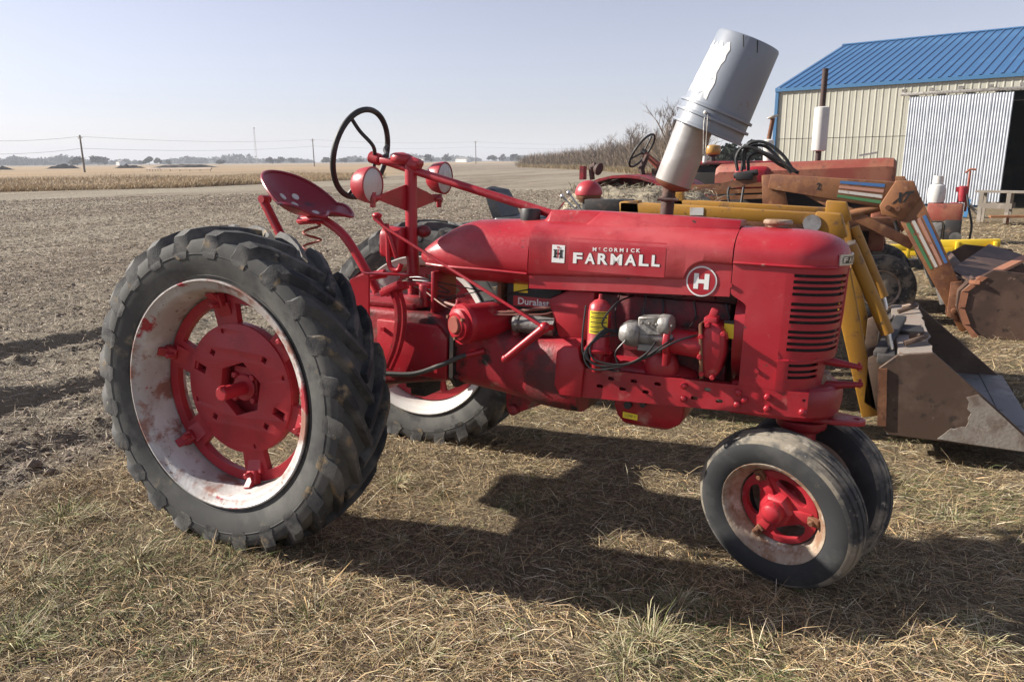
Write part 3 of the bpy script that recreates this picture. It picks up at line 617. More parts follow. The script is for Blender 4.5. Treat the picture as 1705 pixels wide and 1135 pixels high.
for t in np.linspace(0,1,16):
    a = t*math.pi/2; z = 1.336 + (ZSH-1.336)*min(1,t*6) + (ZT+.012-ZSH)*math.sin(a)**(2/2.0) if t > .16 else 1.336+(ZSH-1.336)*t*6
    g_ = math.cos(max(0,(t-.16)/.84)*math.pi/2)**(2/2.2) if t > .16 else 1
    g2 = math.cos(max(0,(t-.16)/.84)*math.pi/2)**(2/3.2) if t > .16 else 1
    z = 1.336+(ZSH-1.336)*min(1,t/.16) + (ZT+.006-ZSH)*(math.sin(max(0,(t-.16)/.84)*math.pi/2)**(2/2.2))
    q = []
    for s_ in S:
        x, y = plan(s_, XB+(XN+.006-XB)*(.35+.65*g2), (HW+.003)*max(g_,.02)); 
        xc = XB+(x-XB); q.append(V(xc,-y,z))
    secs.append(q + [V(p_.x,-p_.y,p_.z) for p_ in reversed(q[:-1])])
tp.loft(secs, closed=False, caps=False); tpo = tp.build('radiator_top', RED, root, ang=40)
tr_ = MB(); q = []
for s_ in S[:12]: x, y = plan(s_, XN+.006, HW+.003); q.append(V(x,-y-.002,1.340))
tr_.tube(q, .006, 8); tr_.build('shell_moulding', RED, tpo)
rc = MB(); c = V(2.145,0,1.476); rc.lathe([(0,.04),(.012,.042),(.014,.058),(.026,.058),(.032,.05),(.033,0)], c, (0,0,1), 12); rc.build('radiator_cap', M['rim_rust'], tpo, bevel=.002, bseg=1)
# front name plate wrapped round the nose
def nose(u, v, w_):                                            # u metres from the nose centre line, right side negative
    best = None; acc = 0; px_, py_ = plan(2.0, XN+.008, HW+.003); au = abs(u)
    for s_ in np.linspace(2,1,40)[1:]:
        x, y = plan(s_, XN+.008, HW+.003); dl = math.hypot(x-px_, y-py_)
        if acc+dl >= au: f = (au-acc)/dl; x, y = px_+(x-px_)*f, py_+(y-py_)*f; px_, py_ = x, y; break
        acc += dl; px_, py_ = x, y
    nx, ny = (px_-2.15), py_*.9+.0001; l_ = math.hypot(nx,ny); sg = -1 if u < 0 else 1
    return V(px_+nx/l_*w_, sg*(py_+ny/l_*w_), v)
zn0, zn1 = TP(1405,441,-.1).z, TP(1405,423,-.1).z
bp = MB(); us = np.linspace(-.165,.165,17); vs_ = []; 
for u in us: vs_ += [nose(u,zn0,.006), nose(u,zn1,.006), nose(u,zn1,.0), nose(u,zn0,.0)]
bp.loft([vs_[4*i:4*i+4] for i in range(17)]); bpo = bp.build('name_plate', M['chrome'], tpo)
bb = MB()
bb.add([nose(u,z,.0075) for u in us[1:-1] for z in (zn0+.007,zn1-.007)],[(2*i,2*i+2,2*i+3,2*i+1) for i in range(14)]); bb.build('name_plate_field', M['black_print'], bpo)
bt = MB(); cw = .0425
for i, chx in enumerate('FARMALL'): put_text(bt, chx, -.148+cw*i, -.148+cw*i+.032, zn0+.010, zn1-.010, nose, .04, .0085)
bt.build('name_plate_lettering', M['chrome'], bpo)
for a, b in ((1216,475),(1260,617)):
    c = TP(a,b,-.24); t = MB(); t.cyl(c+V(0,.005,0), c+V(0,-.010,0), .009, 8); t.build('shell_bolt', RED, shell)
# side cut-out edge of the shell: sheet returning to the engine side
# ---------------- exhaust
ex = MB(); m0, m1 = TP(1118,311,.05), TP(1172,170,.05); ex.cyl((m0.x-.015,.05,1.45),(m0.x-.008,.05,m0.z+.01),.029,16); ex.tube([V(m0.x-.045,.0,m0.z-.055),V(m0.x+.045,.0,m0.z-.055)],.007,8); ex.lathe([(0,.036),(.018,.036)],(m0.x-.012,.05,m0.z-.06),(0,0,1),16)
exo = ex.build('exhaust_pipe', M['pipe_rust'], root)
dx = (m1-m0).normalized(); mu = MB(); L_ = (m1-m0).length
mu.lathe([(-.012,.03),(.0,.062),(.010,.076),(.02,.079),(L_,.079)], m0, dx, 36); mu.build('muffler', M['muffler'], root, ang=25)
ms = MB(); ms.lathe([(-.014,.03),(-.002,.062),(.010,.0772),(.016,.0798)], m0, dx, 36); ms.build('muffler_end', M['rust'], root, ang=50)
# manifold side pipe between tank and block
gp = MB(); gp.tube(spline([TP(858,537,-.15),TP(890,540,-.15),TP(925,545,-.15)],4),.042,18); gp.lathe([(0,.046),(.015,.046)],TP(862,537,-.15),(1,0,-.05),18); gp.build('exhaust_elbow', M['cast_alu'], root)
# ---------------- battery
bt_ = MB(); c = TP(888,505,-.12); bt_.box((c.x,.0,c.z+.035),(.27,.24,.15)); bat = bt_.build('battery', M['black'], root, bevel=.006)
st = MB(); st.prism([V(c.x-.10,-.1215,c.z-.018),V(c.x+.12,-.1215,c.z-.018),V(c.x+.12,-.1215,c.z+.028),V(c.x-.10,-.1215,c.z+.028)],(0,.002,0)); st.build('battery_label', M['red_print'], bat)
tx = MB(); put_text(tx,'Duralast',c.x-.075,c.x+.08,c.z-.010,c.z+.022,lambda u,v,w_: V(u,-.1225-w_,v),.02,.001); tx.build('battery_lettering', M['white'], bat)
yb = MB(); yb.prism([V(c.x-.10,-.1215,c.z+.045),V(c.x-.03,-.1215,c.z+.045),V(c.x-.03,-.1215,c.z+.10),V(c.x-.10,-.1215,c.z+.10)],(0,.002,0)); yb.build('battery_sticker', M['yellow_label'], bat)
bx_ = MB(); bx_.box((c.x-.02,0,c.z-.05),(.34,.28,.02)); bx_.box((c.x-.17,-.05,c.z+.02),(.02,.16,.16)); bx_.build('battery_tray', M['rust'], root, bevel=.003)
# ---------------- starter / pulley housing
p0 = TP(757,541,-.33)
stt = MB(); dr_ = V(.17,.36,.01); stt.lathe([(0,.052),(.006,.056),(.012,.072),(.03,.072),(.032,.092),(.055,.095),(.06,.088),(dr_.length*.9,.082)], p0, dr_, 32); sto = stt.build('belt_pulley_housing', RED, root, ang=35)
cap = MB(); cap.lathe([(-.010,0),(-.010,.036),(-.002,.042),(.004,.042)], p0, dr_, 24); cap.build('housing_cap', M['rust_red'], sto)
for k in range(3):
    a = R(30+120*k); _, s_, u_ = basis(dr_); c = p0+(s_*math.cos(a)+u_*math.sin(a))*.062; t = MB(); t.cyl(c+dr_.normalized()*.02, c-dr_.normalized()*.004, .008, 6); t.build('housing_bolt', M['rust'], sto)
for z_ in (.72,.80,.88,.95):
    cbt = MB(); cbt.cyl((.80,-.20,z_),(.80,-.226,z_),.013,6); cbt.build('case_bolt', DIRTY, root)
for x_,z_ in ((.40,.74),(.40,.91),(.56,.925),(.70,.74),(.56,.725)):
    cbt = MB(); cbt.cyl((x_,-.235,z_),(x_,-.249,z_),.011,6); cbt.build('cover_bolt', RED, root)
hhc = MB(); hhc.plate(circ(1.10,.78,.062,20),[],lambda u,v,w_: V(u,-.196-w_,v),0,.016); hhc.build('inspection_cover', DIRTY, root, bevel=.004)
lv = MB(); lv.beam(TP(757,525,-.28), TP(764,500,-.27), .012,.03, up=(0,1,0)); lv.build('pulley_lever', RED, root, bevel=.003)
# ---------------- levers, rods, cables
rd = MB(); rd.tube([TP(622,363,-.18),TP(640,378,-.18),TP(905,545,-.30)],.0075,8); rd.build('clutch_rod', RED, root)
ar = MB(); ar.tube([TP(907,545,-.30),TP(842,597,-.30)],[.020,.017],12); ar.ball(TP(907,545,-.30),.024,12,8); ar.ball(TP(842,597,-.30),.02,12,8); ar.cyl(TP(907,545,-.30),TP(917,545,-.2),.014,12); ar.build('clutch_arm', RED, root)
cb = MB(); cb.tube(spline([TP(640,622,-.36),TP(690,622,-.33),TP(735,607,-.29),TP(772,592,-.25),TP(800,586,-.21)],8),.0115,10); cb.build('hydraulic_hose', M['hose'], root)
cf = MB(); cf.cyl(TP(776,591,-.245),TP(806,584,-.20),.015,10); cf.build('hose_fitting', RED, root)
br = MB(); br.cyl((1.06,-.14,.93),(1.06,-.14,.99),.022,12); br.cyl((1.06,-.14,.985),(1.06,-.14,1.02),.034,12,ch=.006); br.build('breather', DIRTY, root)
wl = MB()
wl.tube(spline([TP(700,470,-.1),TP(735,500,-.14),TP(770,512,-.2),TP(800,519,-.2),TP(840,520,-.18),TP(880,516,-.16),TP(925,510,-.15)],7),.008,8)
wl.build('wiring_loom', M['copper'], root); wl = MB()
wl.tube(spline([TP(690,470,-.1),TP(745,512,-.2),TP(790,522,-.22),TP(850,524,-.2),TP(905,523,-.18),TP(930,515,-.15)],7),.004,6)
wl.build('wiring_loom', M['copper'], root)
w2 = MB(); r3 = random.Random(9)
for k in range(6):
    a = TP(690+r3.uniform(-20,20),468+r3.uniform(-12,12),-.1); b = TP(770+r3.uniform(-30,60),480+r3.uniform(-8,20),-.12); w2.tube(spline([a,(a+b)/2+V(0,-.03,r3.uniform(-.05,.04)),b],6),.003,6); w2.build('loose_wire', M['wire'], root); w2 = MB()
w2.tube(spline([TP(825,505,-.1),TP(845,490,-.12),TP(880,482,-.12),TP(905,478,-.1)],6),.0035,6); w2.build('loose_wire', M['wire'], root)
# ---------------- steering
swc = TP(619,262,0); e_ = TP(905,352,0); sdir = (e_-swc).normalized(); _, ss, su = basis(sdir)
sr = .222; sw = MB(); sw.tube([swc-sdir*.065+(ss*math.cos(t)+su*math.sin(t))*sr for t in np.linspace(0,2*math.pi,48,endpoint=False)], .0145, 12, closed=True); 
for k, a in enumerate((R(50), R(164), R(-77))):
    d_ = ss*math.cos(a)+su*math.sin(a); sw.tube(spline([swc+sdir*.02,swc+sdir*.03+d_*.08,swc-sdir*.03+d_*.15,swc-sdir*.065+d_*sr],5),[.010]*16,8)
swo = sw.build('steering_wheel', M['black'], root)
hub = MB(); hub.cyl(swc-sdir*.01,swc+sdir*.055,.030,18,ch=.006); hub.build('steering_hub', RED, swo)
sh_ = MB(); pt_ = swc+sdir*.25; sh_.tube([swc+sdir*.03,swc+sdir*.25],[.017,.020],14); sh_.tube([pt_,e_+sdir*.05],.020,14); sh_.build('steering_shaft', RED, root)
po = TP(684,275,0); pb = MB(); pb.tube([V(po.x,0,po.z),V(.405,0,1.36),V(.43,0,1.0)],[.030,.030,.034],18); pb.build('steering_post', RED, root)
bk = MB(); a = po+V(0,0,.02); bk.lathe([(-.02,.055),(.0,.060),(.018,.055),(.026,.035),(.032,.0)], a+V(-.05,0,.01), (0.12,0,1), 20); bk.beam(a+V(-.17,0,.0), a+V(.06,0,-.01), .055,.028, up=(0,0,1)); bk.cyl(a+V(-.005,0,-.01),a+V(.05,0,-.025),.034,14); bk.build('steering_bracket', RED, root, bevel=.006)
# headlamp wings, lamps
for s in (-1,1):
    wg = MB(); c = V(.385,0,0); wg.prism([V(.385,s*.015,1.605),V(.385,s*.27,1.545),V(.385,s*.27,1.525),V(.385,s*.015,1.472)],(.006,0,0)); wg.build('lamp_wing', RED, root)
    mk_ = MB(); L0 = V(.36,s*.30,1.60); mk_.cyl((.388,s*.25,1.535),(.388,s*.325,1.535),.012,10); mk_.cyl((.385,s*.305,1.49),(.385,s*.305,1.55),.014,10); mk_.box((.37,s*.305,1.545),(.05,.03,.03)); mk_.cyl((.36,s*.31,1.525),(.40,s*.31,1.525),.012,6); mk_.build('lamp_mount', RED, root, bevel=.003)
    lm_ = MB(); fd = V(1,0,-.03); lc = V(.355,s*.30,1.592) if s < 0 else V(.395,.30,1.645); lm_.lathe([(-.075,.0),(-.072,.03),(-.06,.055),(-.035,.074),(.0,.082),(.02,.085),(.028,.085),(.030,.078),(.012,.076),(.0,.05),(0,0)], lc, fd, 32); lo_ = lm_.build('headlamp', RED, root, ang=50)
    le = MB(); le.lathe([(.026,.077),(.034,.06),(.040,.03),(.042,0)], lc, fd, 28); le.build('lens', M['lens'], lo_)
# instrument can, magneto switch box
cn = MB(); q0, q1 = TP(650,400,-.05), TP(683,400,-.05); r_ = .085
pts = []
for t in np.linspace(0,180,13): pts.append(V(0,.062*math.cos(R(t)),.05*math.sin(R(t))))
sec = [V(0,.062,-.10)]+pts+[V(0,-.062,-.10)]
secs = [[V(.30+x,-.03+p_.y*g_,1.345+p_.z*g_) for p_ in sec] for x,g_ in ((-.03,.86),(-.022,.97),(-.012,1),(.075,1),(.085,.95))]
cn.loft(secs); cn.build('tool_box', RED, root, bevel=.004, ang=40)
c2 = MB(); c2.ball(TP(705,385,.05),.04,14,8,(1,1,.8)); c2.build('oil_bottle', M['red_dirty'], root)
ul = MB(); ul.tube(spline([TP(644,372,-.10),TP(646,400,-.10),TP(647,432,-.10),TP(651,446,-.10),TP(663,450,-.10),TP(668,440,-.10)],6),.0125,10); ul.build('throttle_quadrant', RED, root)
lv2 = MB(); lv2.tube([TP(630,362,-.12),TP(648,392,-.12),TP(660,430,-.1)],.009,8); lv2.ball(TP(628,359,-.12),.022,12,8,(1.2,1,.7)); lv2.build('throttle_lever', RED, root)
gsft = MB(); gsft.tube(spline([TP(672,395,.0),TP(680,430,.0),TP(697,468,.0)],6),.011,8); gsft.build('gear_lever', RED, root)
# pedals: two curved arms
for k, (off, yy) in enumerate(((0,-.33),(9,-.27))):
    pa = MB(); P_ = spline([TP(655+off,486,yy),TP(662+off,512,yy),TP(662+off,545,yy),TP(655+off,580,yy),TP(642+off,612,yy)],7)
    for i in range(len(P_)-1): pa.beam(P_[i],P_[i+1],.016,.034,up=(0,1,0) and (0,1,0))
    pa.build('pedal_arm', RED, root, bevel=.0)
    pp_ = MB(); c = TP(652+off,482,yy); pp_.box(c,(.11,.05,.03),Matrix.Rotation(R(-25),3,'Y')); pp_.box(c+V(.0,0,.018),(.10,.045,.012),Matrix.Rotation(R(-25),3,'Y')); pp_.build('pedal', RED, root, bevel=.004)
# rear platform, shields
pf = MB(); pf.box((.22,0,1.02),(.62,.36,.03)); pf.box((.50,-.10,1.04),(.14,.12,.05)); pf.build('platform', DIRTY, root, bevel=.006)
pf2 = MB(); pf2.cyl((.56,-.12,1.02),(.56,-.12,1.13),.03,14); pf2.box((.63,-.06,1.10),(.02,.22,.20)); pf2.box((.52,-.05,1.125),(.16,.14,.02)); pf2.build('gearbox_cover', RED, root, bevel=.006)
gl = MB(); q = trace([(582,466),(600,452),(614,455),(614,532),(596,522),(583,500)],-.30); gl.prism(q,(0,.012,0)); gl.prism([q[1],q[2],q[2]+V(.12,.25,-.02),q[1]+V(.08,.25,-.02)],(0,0,-.008)); gl.build('wheel_shield', RED, root, bevel=.002, bseg=1)
gx = MB(); gx.cyl(TP(606,462,-.1),TP(642,455,-.1),.022,12); gx.build('seat_pivot', RED, root, bevel=.003)
gl2 = MB(); q = trace([(630,462),(655,442),(664,462),(632,508)],.12); gl2.prism(q,(0,.012,0)); gl2.build('shield_plate', M['steel'], root)
# ---------------- seat
SZ = 1.425; SCX = -.235
def seatp(th, r_):                                             # th 0 = rear, pi = front
    c_, s_ = math.cos(th), math.sin(th); fr_ = max(0,-c_)
    notch = math.exp(-((math.pi-th)/.30)**2); horn = math.exp(-((abs(math.pi-th)-.62)/.30)**2)
    rx_ = (.235 if c_ > 0 else .20)*(1-.34*notch+.10*horn); ry_ = .235
    x = SCX - c_*rx_*r_; y = s_*ry_*r_*(1+.04*horn)
    z = SZ + (.165*max(0,c_)**1.1 + .062*abs(s_)**2)*r_**2.2 + .06*max(0,c_)*r_ + r_**3*(-.018*horn + .022*notch)
    return V(x, y, z)
st_ = MB(); NT, NR_ = 64, 14
st_.v = [seatp(2*math.pi*i/NT if i <= NT/2 else 2*math.pi*i/NT, 0) for i in range(1)]
def sth(i): return (2*math.pi*i/NT)
for j in range(1, NR_+1):
    for i in range(NT):
        t = sth(i); tt = t if t <= math.pi else 2*math.pi-t; p_ = seatp(tt, j/NR_)
        st_.v.append(V(p_.x, p_.y if t <= math.pi else -p_.y, p_.z))
st_.f = [(0,1+i,1+(i+1)%NT) for i in range(NT)] + [(1+(j-1)*NT+i,1+j*NT+i,1+j*NT+(i+1)%NT,1+(j-1)*NT+(i+1)%NT) for j in range(1,NR_) for i in range(NT)]
edge = st_.v[1+(NR_-1)*NT:]
seat = st_.build('seat', M['red_seat'], root, solid=.005, ang=60)
rim_ = MB(); rim_.tube(edge, .009, 8, closed=True); rim_.build('seat_rolled_edge', M['red_seat'], seat)
for t, r_ in ((-.35,.62),(.35,.62),(.0,.42),(1.35,.30)):
    t2 = abs(t); sg = 1 if t >= 0 else -1; f_ = lambda a_,b_: V(seatp(abs(a_),b_).x, seatp(abs(a_),b_).y*(1 if a_>=0 else -1), seatp(abs(a_),b_).z)
    c = f_(t,r_); nrm = (f_(t+.05,r_)-f_(t-.05,r_)).cross(f_(t,r_+.03)-f_(t,r_-.03)).normalized(); nrm = nrm if nrm.z > 0 else -nrm
    q9 = MB(); q9.lathe([(-.006,.021),(.0062,.021),(.0068,.016),(.002,0)], c, nrm, 16); q9.build('seat_eyelet', M['rim_clean'], seat)
sb = MB(); sb.tube(spline([V(-.30,0,1.395),V(-.20,0,1.405),V(-.13,0,1.40),TP(575,395,0),TP(612,455,0),V(.20,0,1.05)],6),.024,12); sb.build('seat_bar', RED, root)
sp_ = MB(); hx = [V(-.22+.045*math.cos(t)*(.75+.25*t/14),.055*math.sin(t),1.385-.0125*t) for t in np.linspace(0,13,70)]; sp_.tube(hx,.0065,6); sp_.build('seat_spring', M['rust_red'], root)
sp2 = MB(); sp2.lathe([(0,.085),(.012,.09),(.018,.08)],(-.21,-.0,1.385),(0,0,1),24); sp2.build('spring_plate', RED, root)
shk = MB(); a, b = TP(441,338,-.05), TP(468,392,-.05); shk.cyl(a,b,.025,14); shk.cyl(b,b+(b-a)*2.0,.018,12); shk.cyl(a+V(0,-.03,.02),a+V(0,.03,.02),.022,12); shk.ball(a+V(0,0,.01),.028,10,8); shk.build('seat_shock_absorber', RED, root)
hp = MB(); hp.beam(V(-.35,0,1.02),V(-.05,0,1.02),.2,.06); hp.beam(V(-.33,0,.95),V(-.33,0,1.10),.08,.06); hp.build('rear_bracket', DIRTY, root, bevel=.005)
# ---------------- the pail over the muffler
b0, b1 = TP(1183,207,.05), TP(1247,68,.05); ad = (b1-b0).normalized(); PL = (b1-b0).length
pail = thing('pail', 'upside-down grey plastic pail with a torn white label tipped over the muffler', 'pail', tuple(Vector(TR@np.array(b0))))
PB = MB(); Mw = Matrix([list(TR[i])+[0] for i in range(3)] + [[0,0,0,1]]); Mi = Matrix.Translation(-Vector(TR@np.array(b0))) @ Mw; PB.M = Mi
PB.lathe([(PL*.5,.0),(PL*.5,.136),(-.035,.145),(-.035,.148),(0,.147),(PL*.6,.137),(PL-.008,.131),(PL,.127),(PL,.0)], b0, ad, 56)
pb_ = PB.build('pail_wall', M['pail'], pail, ang=40); 
bn = MB(Mi)
for o_, ex_ in ((-.035,.006),(.012,.011),(.050,.008)): bn.lathe([(o_,.144),(o_,.149+ex_),(o_+.010,.149+ex_),(o_+.012,.143)], b0, ad, 56, closed=True); bn.build('pail_band', M['pail'], pail); bn = MB(Mi)
_, s_, u_ = basis(ad)
def pw(ang, h, w_=0): rr = .147-.016*h/PL+w_; return b0+ad*h+(s_*math.cos(ang)+u_*math.sin(ang))*rr
# direction facing the camera and towards -x
def dirang(d): return math.atan2(d.dot(u_), d.dot(s_))
tl = dirang(Vector(TC)-b0); lf = dirang(V(-.72,-1,.2)); lab_ = MB(Mi)
ring0 = np.linspace(lf-.42, lf+.42, 12); hs = np.linspace(.09,.29,12); vv = []; jr = random.Random(4)
for i, a in enumerate(ring0):
    for j, h in enumerate(hs):
        ja = jr.uniform(-.05,.05) if i in (0,11) else 0; jh = jr.uniform(-.018,.018) if j in (0,11) else 0
        vv.append(pw(a+ja, h+jh, .0012))
lab_.add(vv, [(i*12+j,(i+1)*12+j,(i+1)*12+j+1,i*12+j+1) for i in range(11) for j in range(11)]); lab_.build('pail_label', M['pail_label'], pail)
for a, h0, h1 in ((tl+.16,PL-.045,PL-.004),(tl-.28,PL-.045,PL-.004)) :
    sl2 = MB(Mi); sl2.add([pw(a-.11,h0,.0012),pw(a-.085,h0,.0012),pw(a+.075,h1,.0014),pw(a+.035,h1,.0014)],[(0,1,2,3)]); sl2.build('pail_slit', M['black_print'], pail)
hn = MB(Mi); ea = tl+.25; c = pw(ea,.03,.008); hn.tube([c,c+V(0,-.012,-.05),c+V(.01,-.01,-.20)],.0022,6); hn.tube([c+V(.010,0,0),c+V(.014,-.012,-.05),c+V(.016,-.01,-.20)],.0022,6); hn.build('bail_wire', M['cast_alu'], pail)
hg = MB(Mi); hg.cyl(c+V(.014,-.01,-.195),c+V(.014,-.01,-.17),.008,8); hg.ball(c,.008,10,6); hg.build('bail_grip', M['rim_clean'], pail)
# ================================================================== GROUND
_ng = rng.random((256,256))
def vnoise(x, y):
    xi = np.floor(x).astype(int); yi = np.floor(y).astype(int); fx = x-xi; fy = y-yi; fx = fx*fx*(3-2*fx); fy = fy*fy*(3-2*fy)
    g = lambda a, b: _ng[a % 256, b % 256]
    return (g(xi,yi)*(1-fx)+g(xi+1,yi)*fx)*(1-fy) + (g(xi,yi+1)*(1-fx)+g(xi+1,yi+1)*fx)*fy
def fbm(x, y, o=4):
    s = 0; a = .5
    for k in range(o): s = s + a*vnoise(x*2**k+17*k, y*2**k-9*k); a *= .5
    return s - .47
def field_mask(x, y):                                         # 1 = tilled field, 0 = rough grass yard
    b = -1.25 - .06*np.maximum(y-2, 0) + 1.1*fbm(x*.5+5, y*.5) + .5*fbm(x*2, y*2)
    m_ = smooth((b-x)/.5+.5)
    far = smooth((np.asarray(y)-55)/10)*smooth((12-np.asarray(x))/12)
    return np.maximum(m_, far)
NRM = TR @ np.array((0,0,1.0))
def zg(x, y):
    x = np.asarray(x, float); y = np.asarray(y, float)
    d = np.hypot((x-1.1)*.9, y)
    wt = 1-smooth((d-2.0)/3.6)
    z = -(NRM[0]*x+NRM[1]*y)/NRM[2]*wt
    fm = field_mask(x, y); near = 1-smooth((np.hypot(x-2,y)-12)/30)
    quiet = 1-.8*np.exp(-((x-0)**2+(y+.8)**2)/.08)-.8*np.exp(-((x-2.3)**2+y**2)/.1)
    z = z + near*quiet*(.05*fbm(x*1.1,y*1.1) + (.045*fm+.02)*fbm(x*5,y*5,3) + .05*fm*np.maximum(fbm(x*3+40,y*3,3),-.05))
    for x0, dep in ((-4.42,.13),(-2.90,.12),(-1.75,.06)):
        xx = x0 + .22*fbm(y*.35+x0*9, y*0+3.0,3) + .16*fbm(y*2.6+x0, x*0+1.0,3); mod = .15+1.5*np.clip(fbm(y*1.7+x0, x*1.2+9.0,3)+.42,0,1.1)
        z = z + near*fm*mod*(-dep*np.exp(-((x-xx)/.12)**2) + dep*.75*np.exp(-((x-xx+.26)/.11)**2) + dep*.3*np.exp(-((x-xx-.26)/.12)**2) + .10*fbm(x*6,y*6,4)*np.exp(-((x-xx)/.40)**2))
    z = z + .5*fbm(x*.02,y*.02,2)*smooth((np.hypot(x,y)-40)/80)*0 
    return z
def axis(lo, hi, step, gl, gh, k=1.06):
    a = list(np.arange(lo, hi, step)); s = step; v = lo; L_ = []
    while v > gl: s *= k; v -= s; L_.append(v)
    s = step; v = a[-1]; H_ = []
    while v < gh: s *= k; v += s; H_.append(v)
    return np.array(L_[::-1]+a+H_)
gx_ = axis(-5.6, 4.6, .036, -9000, 9000, 1.07); gy_ = axis(-2.2, 4.6, .036, -400, 9000, 1.07)
X, Y = np.meshgrid(gx_, gy_); Z = zg(X.ravel(), Y.ravel()); nx_, ny_ = len(gx_), len(gy_)
me = bpy.data.meshes.new('ground'); nv = nx_*ny_
me.vertices.add(nv); me.vertices.foreach_set('co', np.stack([X.ravel(), Y.ravel(), Z],1).ravel())
i0 = (np.arange(ny_-1)[:,None]*nx_+np.arange(nx_-1)[None]).ravel(); q = np.stack([i0,i0+1,i0+nx_+1,i0+nx_],1).ravel(); nf = len(i0)
me.loops.add(nf*4); me.loops.foreach_set('vertex_index', q); me.polygons.add(nf); me.polygons.foreach_set('loop_start', np.arange(nf)*4); me.update()
me.shade_smooth(); at_ = me.attributes.new('fieldmask','FLOAT','POINT'); at_.data.foreach_set('value', field_mask(X.ravel(),Y.ravel()).astype(np.float32))
_rx, _ry = X.ravel()-CAM[0], Y.ravel()-CAM[1]; _rd = np.hypot(_rx,_ry); _az = np.degrees(np.arctan2(_rx,_ry))-math.degrees(YAW); _e = np.interp(_az,[-90,-34,-24,-13,-8,-4],[56,56,60,74,100,400])
at2 = me.attributes.new('meadow','FLOAT','POINT'); at2.data.foreach_set('value', (smooth((_rd-_e)/4)*smooth((900-_rd)/300)).astype(np.float32))
ground = bpy.data.objects.new('ground', me); col.objects.link(ground); struct(ground)
def ground_mat():
    mt = bpy.data.materials.new('ground_soil'); mt.use_nodes = True; t = mt.node_tree; N = t.nodes; L = t.links; b = N['Principled BSDF']
    b.inputs['Roughness'].default_value = .95; b.inputs['Specular IOR Level'].default_value = .15
    tc = N.new('ShaderNodeTexCoord'); P = tc.outputs['Object']
    def noise(s, d=6, vec=P, w_=0):
        n = N.new('ShaderNodeTexNoise'); n.noise_dimensions = '4D'; n.inputs['W'].default_value = w_; n.inputs['Scale'].default_value = s; n.inputs['Detail'].default_value = d; n.inputs['Roughness'].default_value = .65; L.new(vec, n.inputs['Vector']); return n.outputs['Fac']
    def rng_(v, lo, hi):
        r = N.new('ShaderNodeMapRange'); r.interpolation_type = 'SMOOTHSTEP'; r.inputs['From Min'].default_value = lo; r.inputs['From Max'].default_value = hi; L.new(v, r.inputs['Value']); return r.outputs[0]
    def mix(f, a, c):
        m_ = N.new('ShaderNodeMix'); m_.data_type = 'RGBA'; L.new(f, m_.inputs['Factor'])
        for k, q_ in (('A',a),('B',c)):
            if isinstance(q_, tuple): m_.inputs[k].default_value = (*q_,1)
            else: L.new(q_, m_.inputs[k])
        return m_.outputs['Result']
    mp = N.new('ShaderNodeMapping'); mp.inputs['Scale'].default_value = (1.0,.18,1); mp.inputs['Rotation'].default_value = (0,0,R(4)); L.new(P, mp.inputs[0]); ST_ = mp.outputs[0]
    f = mix(rng_(noise(2.2,8,P,1),.40,.60), (.095,.072,.053), (.215,.172,.128))
    f = mix(rng_(noise(38,4,P,2),.50,.62), f, (.36,.305,.23))
    f = mix(rng_(noise(.9,6,ST_,3),.48,.66), f, (.32,.275,.21))
    f = mix(rng_(noise(14,6,P,12),.54,.64), f, (.10,.078,.058))
    f = mix(rng_(noise(.12,8,ST_,8),.44,.60), f, (.285,.25,.19))
    f = mix(rng_(noise(110,3,P,4),.60,.66), f, (.50,.45,.36))
    g = mix(rng_(noise(5,5,P,5),.4,.65), (.14,.105,.07), (.24,.185,.115))
    g = mix(rng_(noise(45,4,P,6),.5,.62), g, (.33,.27,.165))
    g = mix(rng_(noise(1.3,4,P,7),.58,.72), g, (.10,.105,.045))
    an = N.new('ShaderNodeAttribute'); an.attribute_name = 'fieldmask'
    c = mix(an.outputs['Fac'], g, f)
    a2 = N.new('ShaderNodeAttribute'); a2.attribute_name = 'meadow'
    c = mix(a2.outputs['Fac'], c, mix(rng_(noise(.05,6,ST_,14),.4,.62), (.37,.265,.155), (.27,.205,.135)))
    L.new(c, b.inputs['Base Color'])
    bp = N.new('ShaderNodeBump'); bp.inputs['Strength'].default_value = 1.0; bp.inputs['Distance'].default_value = .05; L.new(noise(42,6,P,9), bp.inputs['Height']); L.new(bp.outputs[0], b.inputs['Normal'])
    return mt
me.materials.append(ground_mat())
# ------------------------------------------------------------------ litter and grass blades (one mesh each: nobody could count them)
def blade_mat(name, rough=.8, transl=.0):
    mt = bpy.data.materials.new(name); mt.use_nodes = True; t = mt.node_tree; b = t.nodes['Principled BSDF']; b.inputs['Roughness'].default_value = rough; b.inputs['Specular IOR Level'].default_value = .25
    a = t.nodes.new('ShaderNodeAttribute'); a.attribute_name = 'tint'; n = t.nodes.new('ShaderNodeTexNoise'); n.inputs['Scale'].default_value = 40
    mx = t.nodes.new('ShaderNodeMix'); mx.data_type = 'RGBA'; mx.blend_type = 'MULTIPLY'; mx.inputs['Factor'].default_value = .35
    tc = t.nodes.new('ShaderNodeTexCoord'); t.links.new(tc.outputs['Object'], n.inputs['Vector']); t.links.new(a.outputs['Color'], mx.inputs['A']); t.links.new(n.outputs['Color'], mx.inputs['B']); t.links.new(mx.outputs['Result'], b.inputs['Base Color'])
    return mt
